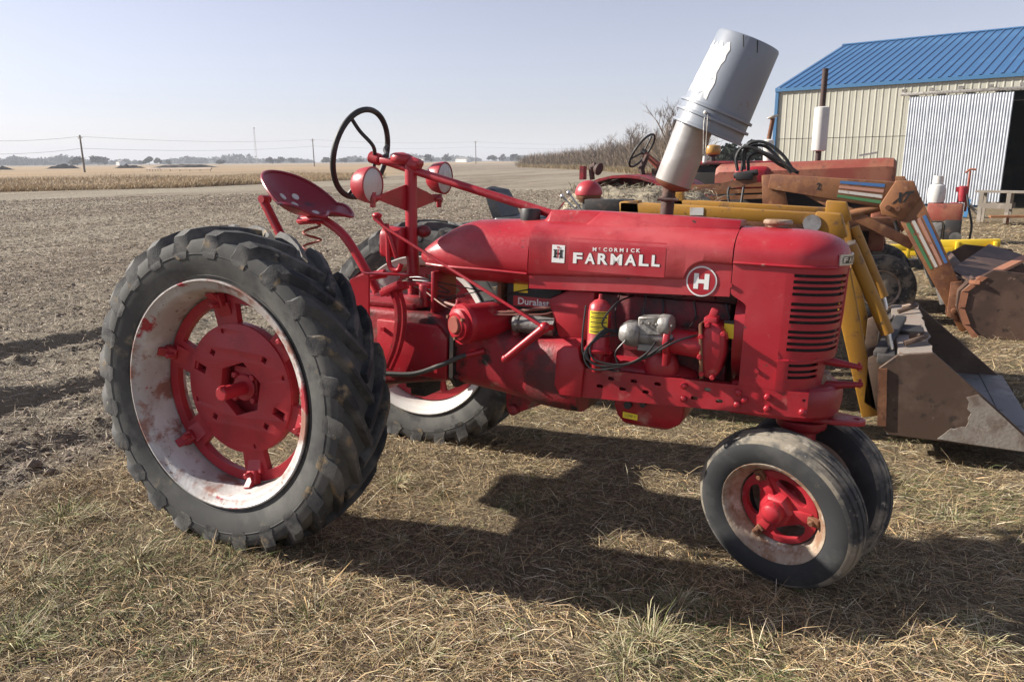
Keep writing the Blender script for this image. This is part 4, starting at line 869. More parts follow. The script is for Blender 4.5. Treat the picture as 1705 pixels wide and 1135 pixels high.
def ribbons(name, P, th, e1, e2, L_, wd, tint, mat, roll=None):
    """bent tapering blades from numpy arrays: base point, heading, rise of both halves, length, width, colour"""
    n = len(P); roll = np.zeros(n) if roll is None else roll
    h = np.stack([np.cos(th), np.sin(th), np.zeros(n)],1); s = np.stack([-np.sin(th)*np.cos(roll), np.cos(th)*np.cos(roll), np.sin(roll)],1)*wd[:,None]/2
    up = np.array([0,0,1.0])
    m_ = P + (h*np.cos(e1)[:,None] + up*np.sin(e1)[:,None])*(L_*.5)[:,None]
    t_ = m_ + (h*np.cos(e2)[:,None] + up*np.sin(e2)[:,None])*(L_*.5)[:,None]
    co = np.stack([P-s, P+s, m_+s*.9, m_-s*.9, t_],1).reshape(-1,3)
    o = np.arange(n)*5; q = np.stack([o,o+1,o+2,o+3,o+3,o+2,o+4],1).ravel()
    me = bpy.data.meshes.new(name); me.vertices.add(n*5); me.vertices.foreach_set('co', co.ravel().astype(np.float32))
    me.loops.add(n*7); me.loops.foreach_set('vertex_index', q.astype(np.int32)); me.polygons.add(n*2)
    ls = np.stack([np.arange(n)*7, np.arange(n)*7+4],1).ravel(); me.polygons.foreach_set('loop_start', ls.astype(np.int32)); me.update()
    a = me.attributes.new('tint','FLOAT_COLOR','POINT'); c4 = np.ones((n,5,4), np.float32); c4[:,:,:3] = tint[:,None,:]; a.data.foreach_set('color', c4.ravel())
    me.materials.append(mat); ob = bpy.data.objects.new(name, me); col.objects.link(ob); ob['kind'] = 'stuff'; return ob
def scatter(n, r0, r1, pw_, a0=-50, a1=47):
    u = rng.random(n); k = 2-pw_; r = (r0**k + u*(r1**k-r0**k))**(1/k); a = YAW + np.radians(rng.uniform(a0, a1, n))
    return CAM[0]+r*np.sin(a), CAM[1]+r*np.cos(a), r
def palette(n, cols, p): return np.array(cols)[rng.choice(len(cols), n, p=p)]*rng.uniform(.75,1.25,(n,1))
BM = blade_mat('dry_grass'); 
# yard grass: matted dead blades
n = 600000; x, y, r = scatter(n, 1.1, 24, 1.80); fm = field_mask(x,y); clump = fbm(x*2.2+3,y*2.2,3)
keep = (fm < rng.uniform(.25,.75,n)) & (rng.random(n) < .70+1.9*clump)
x, y, r, clump = x[keep], y[keep], r[keep], clump[keep]; n = len(x)
P = np.stack([x,y,zg(x,y)+rng.uniform(-.004,.012,n)],1)
th = rng.uniform(0,2*np.pi,n); swirl = 6*fbm(x*.8,y*.8,2); th = np.where(rng.random(n)<.6, swirl+rng.normal(0,.7,n), th)
e1 = np.abs(rng.normal(.18,.28,n))*(1+.8*np.clip(clump*2,-.4,1)); e2 = e1 - np.abs(rng.normal(.25,.3,n)); L_ = rng.gamma(2.6,.026,n)+.015
wd = np.maximum(rng.uniform(.0010,.0028,n)*np.where(rng.random(n)<.05,2.2,1), r*.00042); gpat = fbm(x*.9+30,y*.9+8,3)
tint = palette(n, [(.62,.49,.29),(.50,.37,.215),(.33,.245,.15),(.74,.64,.46),(.15,.105,.065),(.55,.37,.18)], [.24,.25,.19,.09,.15,.08])
gm = (gpat > .10) & (rng.random(n) < .38) | (rng.random(n) < .02); tint[gm] = palette(gm.sum(), [(.13,.16,.055),(.20,.20,.09),(.09,.12,.04)], [.4,.35,.25])
o = ribbons('dry_grass', P, th, e1, e2, L_, wd, tint, BM, rng.uniform(-.9,.9,n)); o['label'] = 'matted dry straw-coloured grass covering the yard around the tractor'; o['category'] = 'grass'
# field residue
n = 400000; x, y, r = scatter(n, 2.6, 45, 1.72, -52, 28); fm = field_mask(x,y); keep = (fm > rng.uniform(.25,.8,n)); x, y, r = x[keep], y[keep], r[keep]; n = len(x)
P = np.stack([x,y,zg(x,y)+rng.uniform(0,.012,n)],1); th = rng.uniform(0,2*np.pi,n); e1 = rng.normal(.08,.18,n); e2 = e1-rng.normal(.05,.2,n)
L_ = rng.gamma(3,.017,n)+.015; wd = np.maximum(rng.uniform(.0018,.005,n), r*.00062)
tint = palette(n, [(.52,.43,.325),(.40,.325,.24),(.26,.205,.15),(.64,.56,.45),(.12,.092,.068)], [.26,.27,.22,.09,.16])
o = ribbons('crop_residue', P, th, e1, e2, L_, wd, tint, BM, rng.uniform(-1,1,n)); o['label'] = 'pale crop residue littering the tilled field behind the tractor'; o['category'] = 'straw'
# upright tufts
cx, cy, cr_ = [], [], []
TUFT = [(1085,1075,.26,330,0),(1040,1110,.2,180,0),(110,890,.26,300,1),(700,1120,.18,150,0),(1130,1000,.15,260,0),(1590,830,.2,150,0),(1500,690,.16,260,0),(1320,700,.16,260,0),(60,1010,.25,180,0),(230,960,.22,180,0),(520,1060,.2,150,1),(860,830,.16,240,1),(1640,1050,.2,150,0),(30,1120,.25,300,1),(1690,640,.2,150,0),(320,870,.18,360,0),(660,800,.16,240,0)]
rt = random.Random(8)
for k in range(60): TUFT.append((rt.uniform(-100,1800), rt.uniform(700,1130), rt.uniform(.05,.11), rt.randint(30,90), rt.random()<.25))
Pl=[];Tl=[];El=[];Ll=[];Cl=[]
for px,py,rad_,k,gn in TUFT:
    c = AT(px,py,z=0)
    if math.hypot(c.x, c.y+.8) < .3 or math.hypot(c.x-2.25,c.y)<.3: continue
    a = rng.uniform(0,2*np.pi,k); d = np.abs(rng.normal(0,rad_*.35,k)); xx = c.x+d*np.cos(a); yy = c.y+d*np.sin(a)
    Pl.append(np.stack([xx,yy,zg(xx,yy)],1)); Tl.append(a+rng.normal(0,.5,k)); El.append(np.clip(rng.normal(.55,.35,k)-d/rad_*.5,.05,1.4)); Ll.append(rng.uniform(.3,.85,k)*rad_)
    Cl.append(palette(k,[(.52,.45,.27),(.60,.54,.36),(.34,.28,.16),(.20,.22,.08)],[.36,.26,.22,.16] if not gn else [.2,.15,.15,.5]))
P=np.concatenate(Pl);th=np.concatenate(Tl);e1=np.concatenate(El);L_=np.concatenate(Ll);tint=np.concatenate(Cl);n=len(P)
o = ribbons('grass_tufts', P, th, e1, e1-rng.uniform(.4,1.3,n), L_, rng.uniform(.0016,.0034,n), tint, BM, rng.uniform(-.6,.6,n)); o['label']='upright tufts of pale and greenish grass in the yard'; o['category']='grass'
# clods along the ruts
cm = MB(); n = 9000; x, y, r = scatter(n, 2.5, 16, 1.6, -50, 10); fm = field_mask(x,y); rr_ = np.minimum(np.minimum(np.abs(x+4.42),np.abs(x+2.9)),np.abs(x+1.75)); keep=(fm>.5)&((rr_<.45)|(rng.random(n)<.4)); x,y=x[keep],y[keep]; zz=zg(x,y)
ico=bmesh.new(); bmesh.ops.create_icosphere(ico,subdivisions=1,radius=1); iv=[v.co.copy() for v in ico.verts]; ifc=[tuple(v.index for v in f.verts) for f in ico.faces]; ico.free()
rr2=random.Random(2)
for a,b,c in zip(x,y,zz):
    s=rr2.uniform(.006,.024)*(1 if rr2.random()<.93 else 1.8); cm.add([V(a,b,c+s*.25)+V(p.x*s*rr2.uniform(.7,1.3),p.y*s*rr2.uniform(.7,1.3),p.z*s*.7*rr2.uniform(.7,1.3)) for p in iv],ifc)
me=bpy.data.meshes.new('soil_clods'); me.from_pydata([tuple(p) for p in cm.v],[],cm.f); me.materials.append(mk('soil_clod',(.15,.118,.088),[((.24,.195,.145),6,.45,.65)],.95,bump=.5)); o=bpy.data.objects.new('soil_clods',me); col.objects.link(o); o['kind']='stuff'; o['label']='small dark soil clods along the wheel ruts'; o['category']='soil'
# weedy strip beyond the field
n = 60000; t = rng.random(n); a0, a1, a2 = AT(-260,326,z=0), AT(300,313,z=0), AT(640,297,z=0)
pa = np.where(t[:,None]<.5, np.array(a0)+(np.array(a1)-np.array(a0))*(t[:,None]*2), np.array(a1)+(np.array(a2)-np.array(a1))*(t[:,None]*2-1))
dep = np.where(rng.random(n)<.4, np.abs(rng.normal(0,3,n)), rng.uniform(0,45,n)); dirv = pa[:,:2]-CAM[:2]; dirv /= np.linalg.norm(dirv,axis=1)[:,None]; pa[:,:2] += dirv*dep[:,None]; pa[:,2] = 0
pat = np.clip(fbm(pa[:,0]*.10,pa[:,1]*.10)+.42,0,1); hgt = (.12+1.25*pat**2)*rng.uniform(.4,1.25,n)
tint = palette(n,[(.60,.44,.25),(.46,.34,.20),(.66,.53,.34),(.28,.22,.15)],[.32,.28,.22,.18])
o = ribbons('weedy_strip', pa, rng.uniform(0,6.28,n), rng.uniform(.7,1.5,n), rng.uniform(.3,1.2,n), hgt, rng.uniform(.02,.05,n), tint, BM, rng.uniform(-1,1,n)); o['label']='strip of tall tan weeds beyond the tilled field'; o['category']='weeds'
# ------------------------------------------------------------------ bare brush and trees
BARK = mk('grey_bark', (.17,.13,.105), [((.25,.20,.165), 4, .45, .65)], .9)
def twig_field(name, P, H, tint, mat, per=26):
    m_ = len(P); idx = np.repeat(np.arange(m_), per); n = len(idx); th = rng.uniform(0,6.28,n); e1 = np.clip(rng.normal(1.15,.28,n),.3,1.55); f = rng.random(n)**.7
    start = P[idx].copy(); up = f*.65*H[idx]; out = rng.normal(0,.16,n)*H[idx]*(.4+f); start[:,0]+=np.cos(th)*np.abs(out); start[:,1]+=np.sin(th)*np.abs(out); start[:,2]+=up*rng.random(n)
    L_ = H[idx]*rng.uniform(.25,.6,n)*(1.15-f*.5); return ribbons(name, start, th, e1, e1-rng.normal(.15,.3,n), L_, rng.uniform(.012,.04,n)*1.6, palette(n,tint,[1/len(tint)]*len(tint)), mat, rng.uniform(-1.2,1.2,n))
n = 1500; t = rng.random(n)**.8; d = 195-(195-62)*t; px = 872+(1150-872)*t**1.25*1.0
PX = px + rng.normal(0,6,n); P = np.array([AT(a,300,dist=b) for a,b in zip(PX,d+np.abs(rng.normal(0,7,n)))]); P[:,2]=0
H = (3.1+2.1*rng.random(n))*(.8+.45*t)
o = twig_field('brush_hedge', P, H, [(.24,.19,.15),(.30,.245,.19),(.17,.13,.10),(.34,.26,.17)], BM, 52); o['label']='dense grey-brown row of bare brush bordering the field'; o['category']='brush'
n = 5200; t = rng.random(n); d = 190-(190-58)*t; px = 862+(1150-862)*t**1.2; P = np.array([AT(a,300,dist=b-3-3*rng.random()) for a,b in zip(px,d)]); P[:,2]=0
o = ribbons('hedge_grass', P, rng.uniform(0,6.28,n), rng.uniform(.8,1.5,n), rng.uniform(.4,1.2,n), rng.uniform(.5,1.3,n), rng.uniform(.03,.08,n), palette(n,[(.46,.36,.21),(.36,.28,.17)],[.6,.4]), BM, rng.uniform(-1,1,n)); o['label']='pale dry grass along the foot of the brush row'; o['category']='grass'
def bare_tree(px, py_top, dist, label, seed, spread=.32, group=None, dens=5):
    b = AT(px, 300, dist=dist); b.z = 0; h = AT(px, py_top, dist=dist).z; t = thing('bare_tree', label, 'tree', tuple(b), 0, group); rr = random.Random(seed)
    tr = MB(); cr = MB()
    def grow(mb, p, d, L_, r_, lev):
        k = 3; pts = [p]; dd = d.copy()
        for i in range(k): dd = (dd+V(rr.uniform(-.16,.16),rr.uniform(-.16,.16),rr.uniform(-.02,.12))).normalized(); pts.append(pts[-1]+dd*L_/k)
        mb.tube(pts, [r_*(1-.45*i/k) for i in range(k+1)], 5 if lev < 2 else 3, cap=False)
        if lev >= 4: return
        for i in range(dens-1 if lev else dens+2):
            f = rr.uniform(.3,1.0); j = min(k-1,int(f*k)); q = pts[j]+(pts[j+1]-pts[j])*(f*k-j); a = rr.uniform(0,6.28); sp_ = rr.uniform(.35,.9)
            _, s_, u_ = basis(dd); nd = (dd*math.cos(sp_)+(s_*math.cos(a)+u_*math.sin(a))*math.sin(sp_)+V(0,0,.12)).normalized()
            grow(cr, q, nd, L_*rr.uniform(.5,.75), r_*.5, lev+1)
    grow(tr, V(0,0,0), V(0,0,1), h*.46, h*.022, 0)
    tr.build('trunk', BARK, t); cr.build('crown', BARK, t); return t
bare_tree(992,222,120,'bare broad tree in the brush row, next to the taller twiggy tree',1,group=None)
bare_tree(1046,190,95,'taller bare twiggy tree in the brush row behind the far steering wheel',2)
bare_tree(1112,143,75,'tall slender bare tree partly hidden by the leaning muffler',3)
bare_tree(1075,205,88,'bare many-branched tree just behind the far steering wheel',6)
bare_tree(1020,214,108,'slim bare tree between the broad tree and the taller twiggy tree',7)
bare_tree(955,238,150,'small bare tree at the thin far end of the brush row',4)
bare_tree(1262,222,80,'bare tree beside the barn corner behind the small white house',5)
EVG = mk('dark_evergreen', (.030,.042,.026), [((.05,.06,.035), 3, .45, .65)], .9)
def leafy_tree(px, py_top, dist, label, seed, wd_, mat, n=420, leaf=.4, name='evergreen_tree', group=None):
    b = AT(px, 300, dist=dist); b.z = 0; h = AT(px, py_top, dist=dist).z; t = thing(name, label, 'tree', tuple(b), 0, group); rr = random.Random(seed)
    tr = MB(); tr.tube([V(0,0,0),V(0,0,h*.75)],[h*.03,h*.008],6); tr.build('trunk', BARK, t); c = MB()
    lob = [(rr.uniform(-.55,.55)*wd_, rr.uniform(-.55,.55)*wd_, rr.uniform(.35,.8)*h, rr.uniform(.3,.5)) for _ in range(7)]+[(0,0,h*.8,.4)]
    for k in range(n):
        lx,ly,lz,lr = rr.choice(lob); v = V(rr.gauss(0,1),rr.gauss(0,1),rr.gauss(0,1)).normalized()*rr.random()**.4
        p = V(lx+v.x*lr*wd_, ly+v.y*lr*wd_, min(h,lz+v.z*lr*h*.5)); s = leaf*rr.uniform(.5,1.3)
        a = V(rr.gauss(0,1),rr.gauss(0,1),rr.gauss(0,.5)).normalized()*s; b2 = V(rr.gauss(0,1),rr.gauss(0,1),rr.gauss(0,1)).normalized()*s
        c.add([p-a,p+b2,p+a,p-b2],[(0,1,2,3)])
    c.build('crown', mat, t); return t
leafy_tree(1212,240,70,'dark round evergreen behind the amber air cleaner bowl',11,2.2,EVG,500,.3)
leafy_tree(1248,236,74,'dark evergreen nearest the barn beyond the small white house',12,2.0,EVG,450,.3)
# distant woods and single far trees
FARW = mk('distant_woods', (.075,.075,.068), [((.12,.11,.095), .05, .45, .65)], .95)
fw = MB(); rr = random.Random(21)
for k in range(900):
    px = rr.uniform(-250,1000); d = rr.uniform(1150,1700); b = AT(px,300,dist=d); hh_ = rr.uniform(4.5,8.5)*(1.0+.5*math.sin(px*.021)+.3*math.sin(px*.067)); 
    if hh_ < 3: continue
    w_ = hh_*rr.uniform(.6,1.2)
    for j in range(34):
        p = V(b.x+rr.gauss(0,.4)*w_, b.y+rr.gauss(0,.4)*w_, hh_*rr.random()**.8); s = rr.uniform(1.2,3.0)
        a = V(rr.gauss(0,1),rr.gauss(0,1),rr.gauss(0,.6)).normalized()*s; c_ = V(rr.gauss(0,1),rr.gauss(0,1),rr.gauss(0,1)).normalized()*s; fw.add([p-a,p+c_,p+a,p-c_],[(0,1,2,3)])
me = bpy.data.meshes.new('distant_woods'); me.from_pydata([tuple(p) for p in fw.v],[],fw.f); me.materials.append(FARW); o = bpy.data.objects.new('distant_woods', me); col.objects.link(o); o['kind']='stuff'; o['label']='hazy blue line of woods along the horizon'; o['category']='woods'
GRP = 'hazy trees scattered along the horizon'
for k,(px,py,wf) in enumerate([(132,262,5),(168,259,6),(178,262,5),(237,268,3.5),(252,261,4),(266,263,4),(283,266,3),(370,267,3.5),(452,262,4),(470,261,6),(487,263,5),(545,262,5),(575,263,4),(600,264,5),(716,257,4),(745,256,5),(820,258,5),(838,257,5),(858,256,5)]):
    leafy_tree(px, py, 640+((k*37)%7)*35, 'hazy rounded tree standing on the horizon', 30+k, wf, FARW, 260, 1.1, 'horizon_tree', GRP)
# soil mounds, poles, wires, tower
SOIL = mk('bare_soil', (.07,.055,.042), [((.12,.095,.07), .5, .45, .65)], .95)
for px0,px1,py,dist,lab in ((84,132,272,330,'low dark soil heap close to the nearest utility pole'),(262,356,270,300,'long dark soil heap between the poles in the far field'),(-30,22,274,300,'dark soil heap beside the low one, farther from the utility pole'),(196,240,272,310,'small flat soil bank between the utility pole and the long heap')):
    a, b = AT(px0,300,dist=dist), AT(px1,300,dist=dist); c = (a+b)/2; h = .62*max(.8,AT((px0+px1)/2,py,dist=dist).z); w_ = (b-a).length; mb = MB(); ns=28; nr_=8; secs=[]
    for i in range(ns+1):
        u = i/ns*2-1; q=[]
        for j in range(nr_+1):
            v = j/nr_*2-1; zz_ = h*max(0,1-abs(u)**2.4)*max(0,1-v*v)*(.45+1.1*vnoise(np.array([u*5+px0]),np.array([v*2.0]))[0]); q.append(V((b-a).x/2*u*1.05, (b-a).y/2*u*1.05+v*w_*.2, zz_))
        secs.append(q)
    mb.loft(secs,closed=False,caps=False); mo = mb.build('soil_mound', SOIL); mo.location=(c.x,c.y,-.02); tag(mo,lab,'mound')
WOOD = mk('weathered_pole_wood', (.12,.095,.075), [((.18,.15,.12), 3, .45,.65)], .9); poles=[]
for px,py,dist,lab in ((-170,222,160,None),(143,225,178,'nearest wooden utility pole, standing by the long soil heap'),(525,231,290,'wooden utility pole behind the steering wheel'),(793,235,370,'distant wooden utility pole near the end of the brush row'),(1010,238,460,None)):
    b = AT(px,300,dist=dist); b.z=0; h = AT(px,py,dist=dist).z; poles.append((b,h))
    if lab is None: continue
    t = thing('utility_pole', lab, 'pole', tuple(b)); p_=MB(); p_.tube([V(0,0,-.5),V(0,0,h)],[.20,.15],8); p_.build('post', WOOD, t); c_=MB(); c_.beam(V(-1.0,.3,h-.6),V(1.0,-.3,h-.6),.14,.12); c_.build('crossarm', WOOD, t)
    for u in (-.9,.9): i_=MB(); i_.cyl((u,-u*.3,h-.55),(u,-u*.3,h-.3),.06,8); i_.build('insulator', M['rim_clean'], t)
WM = mk('power_line', (.05,.05,.05), [], .6)
for i in range(len(poles)-1):
    for dz in (.3,2.6):
        (a,ha),(b,hb)=poles[i],poles[i+1]; w_=MB(); pts=[]
        for t in np.linspace(0,1,13): p=a+(b-a)*t; p.z=(ha+(hb-ha)*t)-dz-4*.9*t*(1-t); pts.append(p)
        w_.tube(pts,.022,4); wo_=w_.build('power_line',WM); tag(wo_,'upper power line strung between the utility poles' if dz<1 else 'lower power line strung between the utility poles','wire','upper power lines' if dz<1 else 'lower power lines')
b=AT(430,300,dist=900); b.z=0; h=AT(429,212,dist=900).z; t=thing('radio_tower','slender lattice radio tower on the horizon','tower',tuple(b)); tw=MB()
for k in range(3): a=R(120*k); tw.tube([V(math.cos(a)*1.2,math.sin(a)*1.2,0),V(math.cos(a)*.5,math.sin(a)*.5,h)],.14,4)
tw.build('mast_legs',M['steel'],t); br_=MB(); 
for i in range(16):
    z0,z1=h*i/16,h*(i+1)/16
    for k in range(3):
        a,c_=R(120*k),R(120*(k+1)); r0,r1=1.2-.7*i/16,1.2-.7*(i+1)/16; br_.tube([V(math.cos(a)*r0,math.sin(a)*r0,z0),V(math.cos(c_)*r1,math.sin(c_)*r1,z1)],.07,3)
br_.build('lattice_braces',M['steel'],t); an_=MB(); an_.box((0,0,h-1),(1.6,1.6,1.6)); an_.build('antenna',M['rim_clean'],t)
# guard rail / pipe along the far lane
for px0,px1,py,lab in ((244,268,281,'short pale pipe rail in the far field'),(266,352,281,'long pale pipe rail in the far field')):
    a,b=AT(px0,py,z=.55),AT(px1,py,z=.55); mb=MB(); mb.tube([a,b],.16,6)
    for t in np.linspace(.02,.98,6): p=a+(b-a)*t; mb.tube([V(p.x,p.y,0),p],.08,5)
    tag(mb.build('pipe_rail',M['rim_rust']),lab,'rail')
# ------------------------------------------------------------------ small white house and far houses
WH=mk('white_siding',(.70,.70,.68),[((.6,.6,.58),2,.5,.7)],.6); RF=mk('grey_shingle',(.16,.155,.15),[((.22,.21,.2),3,.5,.7)],.9); WG=mk('window_glass_dark',(.03,.035,.04),[],.15); WR=mk('white_metal_roof',(.62,.63,.64),[],.4)
def house(px,dist,L_,D_,h,rz,lab,roof=WR,rh=1.0):
    b=AT(px,300,dist=dist); t=thing('house',lab,'house',(b.x,b.y,0),rz); w_=MB(); w_.box((0,0,h/2),(L_,D_,h)); w_.prism([V(-L_/2,-D_/2,h),V(-L_/2,D_/2,h),V(-L_/2,0,h+rh*.95)],(L_,0,0)); w_.build('wall',WH,t)
    for s in (-1,1): r_=MB(); r_.beam(V(0,s*(D_/2+.2),h-.05),V(0,0,h+rh),L_+.5,.12); r_.build('roof',roof,t)
    for k in range(max(2,int(L_/3))):
        x_=-L_/2+L_*(k+.5)/max(2,int(L_/3)); g=MB(); g.box((x_,-D_/2-.01,h*.55),(.9,.06,1.1)); g.build('window',WG,t)
house(1228,112,7.0,5,1.75,R(-14),'small white house with a pale roof beyond the amber air cleaner bowl')
for px,d,l,lab in ((705,800,9,'tiny white farmhouse on the horizon behind the steering shaft'),(205,820,9,'tiny white building on the horizon beside the round trees'),(772,760,16,'long low white building on the horizon before the brush row')): house(px,d,l,6,3,R(-20),lab,RF,1.6)
# ------------------------------------------------------------------ barn
BA=V(-.856,29.043,0); bd=V(.9640,-.2660,0); bn_=V(.2660,.9640,0); EH,RH,DEP,BL=4.3,6.65,7.6,26.0
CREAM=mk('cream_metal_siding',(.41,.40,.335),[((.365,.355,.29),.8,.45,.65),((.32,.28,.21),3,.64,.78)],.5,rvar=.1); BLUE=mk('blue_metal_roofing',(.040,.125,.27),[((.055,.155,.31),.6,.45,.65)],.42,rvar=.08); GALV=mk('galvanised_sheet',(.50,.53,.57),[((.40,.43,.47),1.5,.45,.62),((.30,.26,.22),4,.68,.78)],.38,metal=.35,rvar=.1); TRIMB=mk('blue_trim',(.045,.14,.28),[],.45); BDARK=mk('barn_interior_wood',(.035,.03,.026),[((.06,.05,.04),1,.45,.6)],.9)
barn=thing('barn','cream metal barn with blue ribbed roof and half-open galvanised sliding door','barn',tuple(BA),math.atan2(bd.y,bd.x))
def bw(px,py):                                                # pixel -> (along wall, height)
    d=Vector(_ray(px,py)); o_=Vector(CAM); t=(BA-o_).dot(bn_)/d.dot(bn_); p=o_+d*t; return (p-BA).dot(bd), p.z
def ribprof(wd_,nr,hr=.015,rw=.035):                           # sheet profile across its width
    q=[(0,0)]; st_=wd_/nr
    for k in range(nr): c=st_*(k+.5); q+= [(c-rw,0),(c-rw*.45,hr),(c+rw*.45,hr),(c+rw,0)]
    q.append((wd_,0)); return q
def sheet(name,prof,h,mat,parent):
    mb=MB(); mb.loft([[V(u,-w_,z) for u,w_ in prof] for z in (0,h)],closed=False,caps=False); return mb.build(name,mat,parent,ang=20)
du0,_=bw(1515,158); du1,dtop=bw(1690,150); _,trk=bw(1600,150); dl=bw(1503,308)[0]; du0=(du0+dl)/2; dtop=bw(1600,158)[1]; OPW=2*(du1-du0); PWD=.92
# cream wall panels left of the opening and above it
npan=int(math.ceil(du0+.9)/PWD)+1; wp=sheet('wall_panel',ribprof(PWD-.006,4),2.35,CREAM,barn); wp.location=(0,0,.05)
wt_=sheet('wall_panel',ribprof(PWD-.006,4),EH-2.43,CREAM,barn); wt_.location=(0,-.004,2.42)
wa=sheet('wall_panel',ribprof(PWD-.006,4),EH-dtop-.05,CREAM,barn); wa.location=(0,-.002,dtop+.05)
first=True; na=0
u=0.0; k=0; over=[]
while u < BL-PWD:
    if u+PWD <= du1+.05 or u > du1+(du1-du0)+.1:
        for src in (wp,wt_):
            o=src if k==0 else src.copy()
            if k: col.objects.link(o); o.parent=barn
            o.location.x=u
    else: over.append(u)
    u+=PWD; k+=1
for i,u in enumerate(over):
    o=wa if i==0 else wa.copy()
    if i: col.objects.link(o); o.parent=barn
    o.location.x=u
# roof
RL=math.hypot(DEP,RH-EH); rp=MB(); ux,uz=DEP/RL,(RH-EH)/RL; RPW=.92
prof=ribprof(RPW-.004,3,.03,.045); 
rp.loft([[V(a,-.10*ux+(RL+.10)*t*ux-w_*uz, EH-.10*uz+(RL+.10)*t*uz+.03+w_*ux) for a,w_ in prof] for t in (0,1)],closed=False,caps=False); rpo=rp.build('roof_panel',BLUE,barn,ang=20)
for i in range(int((BL+.3)/RPW)):
    o=rpo if i==0 else rpo.copy()
    if i: col.objects.link(o); o.parent=barn
    o.location.x=-.12+RPW*i
bk_=MB(); bk_.add([V(-.12,DEP*2+.35,EH-.1),V(BL,DEP*2+.35,EH-.1),V(BL,DEP,RH+.03),V(-.12,DEP,RH+.03)],[(0,1,2,3)]); bk_.build('roof_back_slope',BLUE,barn,solid=.03)
rc_=MB(); rc_.prism([V(-.14,DEP-.2,RH+.0),V(-.14,DEP,RH+.075),V(-.14,DEP+.2,RH+.0)],(BL,0,0)); rc_.build('ridge_cap',BLUE,barn)
ev=MB(); ev.box((BL/2-.1,-.085,EH-.06),(BL,.05,.12)); ev.build('eave_trim',TRIMB,barn)
cn_=MB(); cn_.box((-.03,-.03,EH/2),(.12,.10,EH)); cn_.build('corner_trim',TRIMB,barn)
for s_,e_ in ((0,du1-.02),(du1+(du1-du0),BL)): bt2=MB(); bt2.box(((s_+e_)/2,-.035,.10),(e_-s_,.04,.2)); bt2.build('base_trim',TRIMB,barn)
gb=MB(); gb.prism([V(0,0.02,0),V(0,2*DEP,0),V(0,2*DEP,EH),V(0,DEP,RH),V(0,0.02,EH)],(.08,0,0)); gb.build('gable_wall',CREAM,barn)
gb=MB(); gb.prism([V(BL-.3,0.02,0),V(BL-.3,2*DEP,0),V(BL-.3,2*DEP,EH),V(BL-.3,DEP,RH),V(BL-.3,0.02,EH)],(.08,0,0)); gb.build('gable_wall',CREAM,barn)
iw=MB(); iw.box((BL/2,2*DEP-.1,EH/2),(BL-.7,.08,EH)); iw.build('back_wall',BDARK,barn)
il=MB()
il.box((du1/2-.05,.10,EH/2),(du1-.15,.06,EH)); il.build('wall_lining',BDARK,barn)
for k in range(7): g_=MB(); g_.beam(V(du1+.2+k*.55,2*DEP-.35,0),V(du1+.2+k*.55,2*DEP-.35,EH),.1,.1); g_.build('wall_post',BDARK,barn)
hg_=MB(); hg_.box((du1+1.2,2*DEP-.4,1.5),(3.5,.1,.12)); hg_.box((du1+1.2,2*DEP-.4,2.9),(3.5,.1,.12)); hg_.build('wall_girt',BDARK,barn)
# sliding door of corrugated sheets on a track
door=MB(); door.box(((du0+du1)/2,-.13,dtop-.06),(du1-du0,.04,.10)); door.box(((du0+du1)/2,-.13,.18),(du1-du0,.04,.12)); door.box((du1-.03,-.13,dtop/2+.05),(.07,.06,dtop-.1)); dob=door.build('sliding_door',GALV,barn)
nsh=5; sw_=(du1-du0)/nsh; prof=[(x_,.010*math.sin(x_*2*math.pi/.084)) for x_ in np.linspace(0,sw_+.02,int(sw_/.084*8))]
for i in range(nsh):
    if i==0: ds=sheet('door_sheet',prof,dtop-.08,GALV,dob); o=ds
    else: o=ds.copy(); col.objects.link(o); o.parent=dob
    o.location=(du0+sw_*i,-.165-.002*(i%2),.08)
tk_=MB(); tk_.box((du1-.05,-.17,dtop+.10),(2*(du1-du0)+.5,.10,.10)); tko=tk_.build('door_track',M['cast_alu'],barn,bevel=.01)
for u in np.linspace(du0-.2,du1+.2,5): h_=MB(); h_.box((u,-.14,dtop+.22),(.14,.12,.10)); h_.build('track_bracket',M['cast_alu'],tko)
# ------------------------------------------------------------------ things by the barn
BW=mk('grey_bench_wood',(.22,.19,.155),[((.32,.28,.23),3,.45,.62)],.85)
be=AT(1655,371,z=0); bench=thing('workbench','weathered grey wooden workbench in front of the barn doorway','workbench',tuple(be),R(-16))
mb=MB(); 
for k in range(3): q_=MB(); q_.box((.62,-.18+.19*k,.80),(2.2,.18,.045)); q_.build('board',BW,bench)
for x_ in (-.32,.28,1.55):
    for y_ in (-.25,.25): q_=MB(); q_.beam(V(x_,y_,0),V(x_,y_*.9,.775),.09,.09); q_.build('leg',BW,bench)
for y_ in (-.26,.26): q_=MB(); q_.box((.0,y_,.45),(.75,.04,.14)); q_.build('rail',BW,bench)
sh_=AT(1700,375,z=0); pk=MB(); pk.beam(sh_+V(-.7,0,.20),sh_+V(1.0,.1,.24),.3,.05); pk.beam(sh_+V(-.3,0,0),sh_+V(-.3,0,.19),.06,.06); pk.beam(sh_+V(.6,0.05,0),sh_+V(.6,.05,.2),.06,.06); tag(pk.build('low_plank',M['rust_orange']),'low reddish plank on short legs under the workbench','plank')
sc0=AT(1607,362,z=0); rj=random.Random(14)
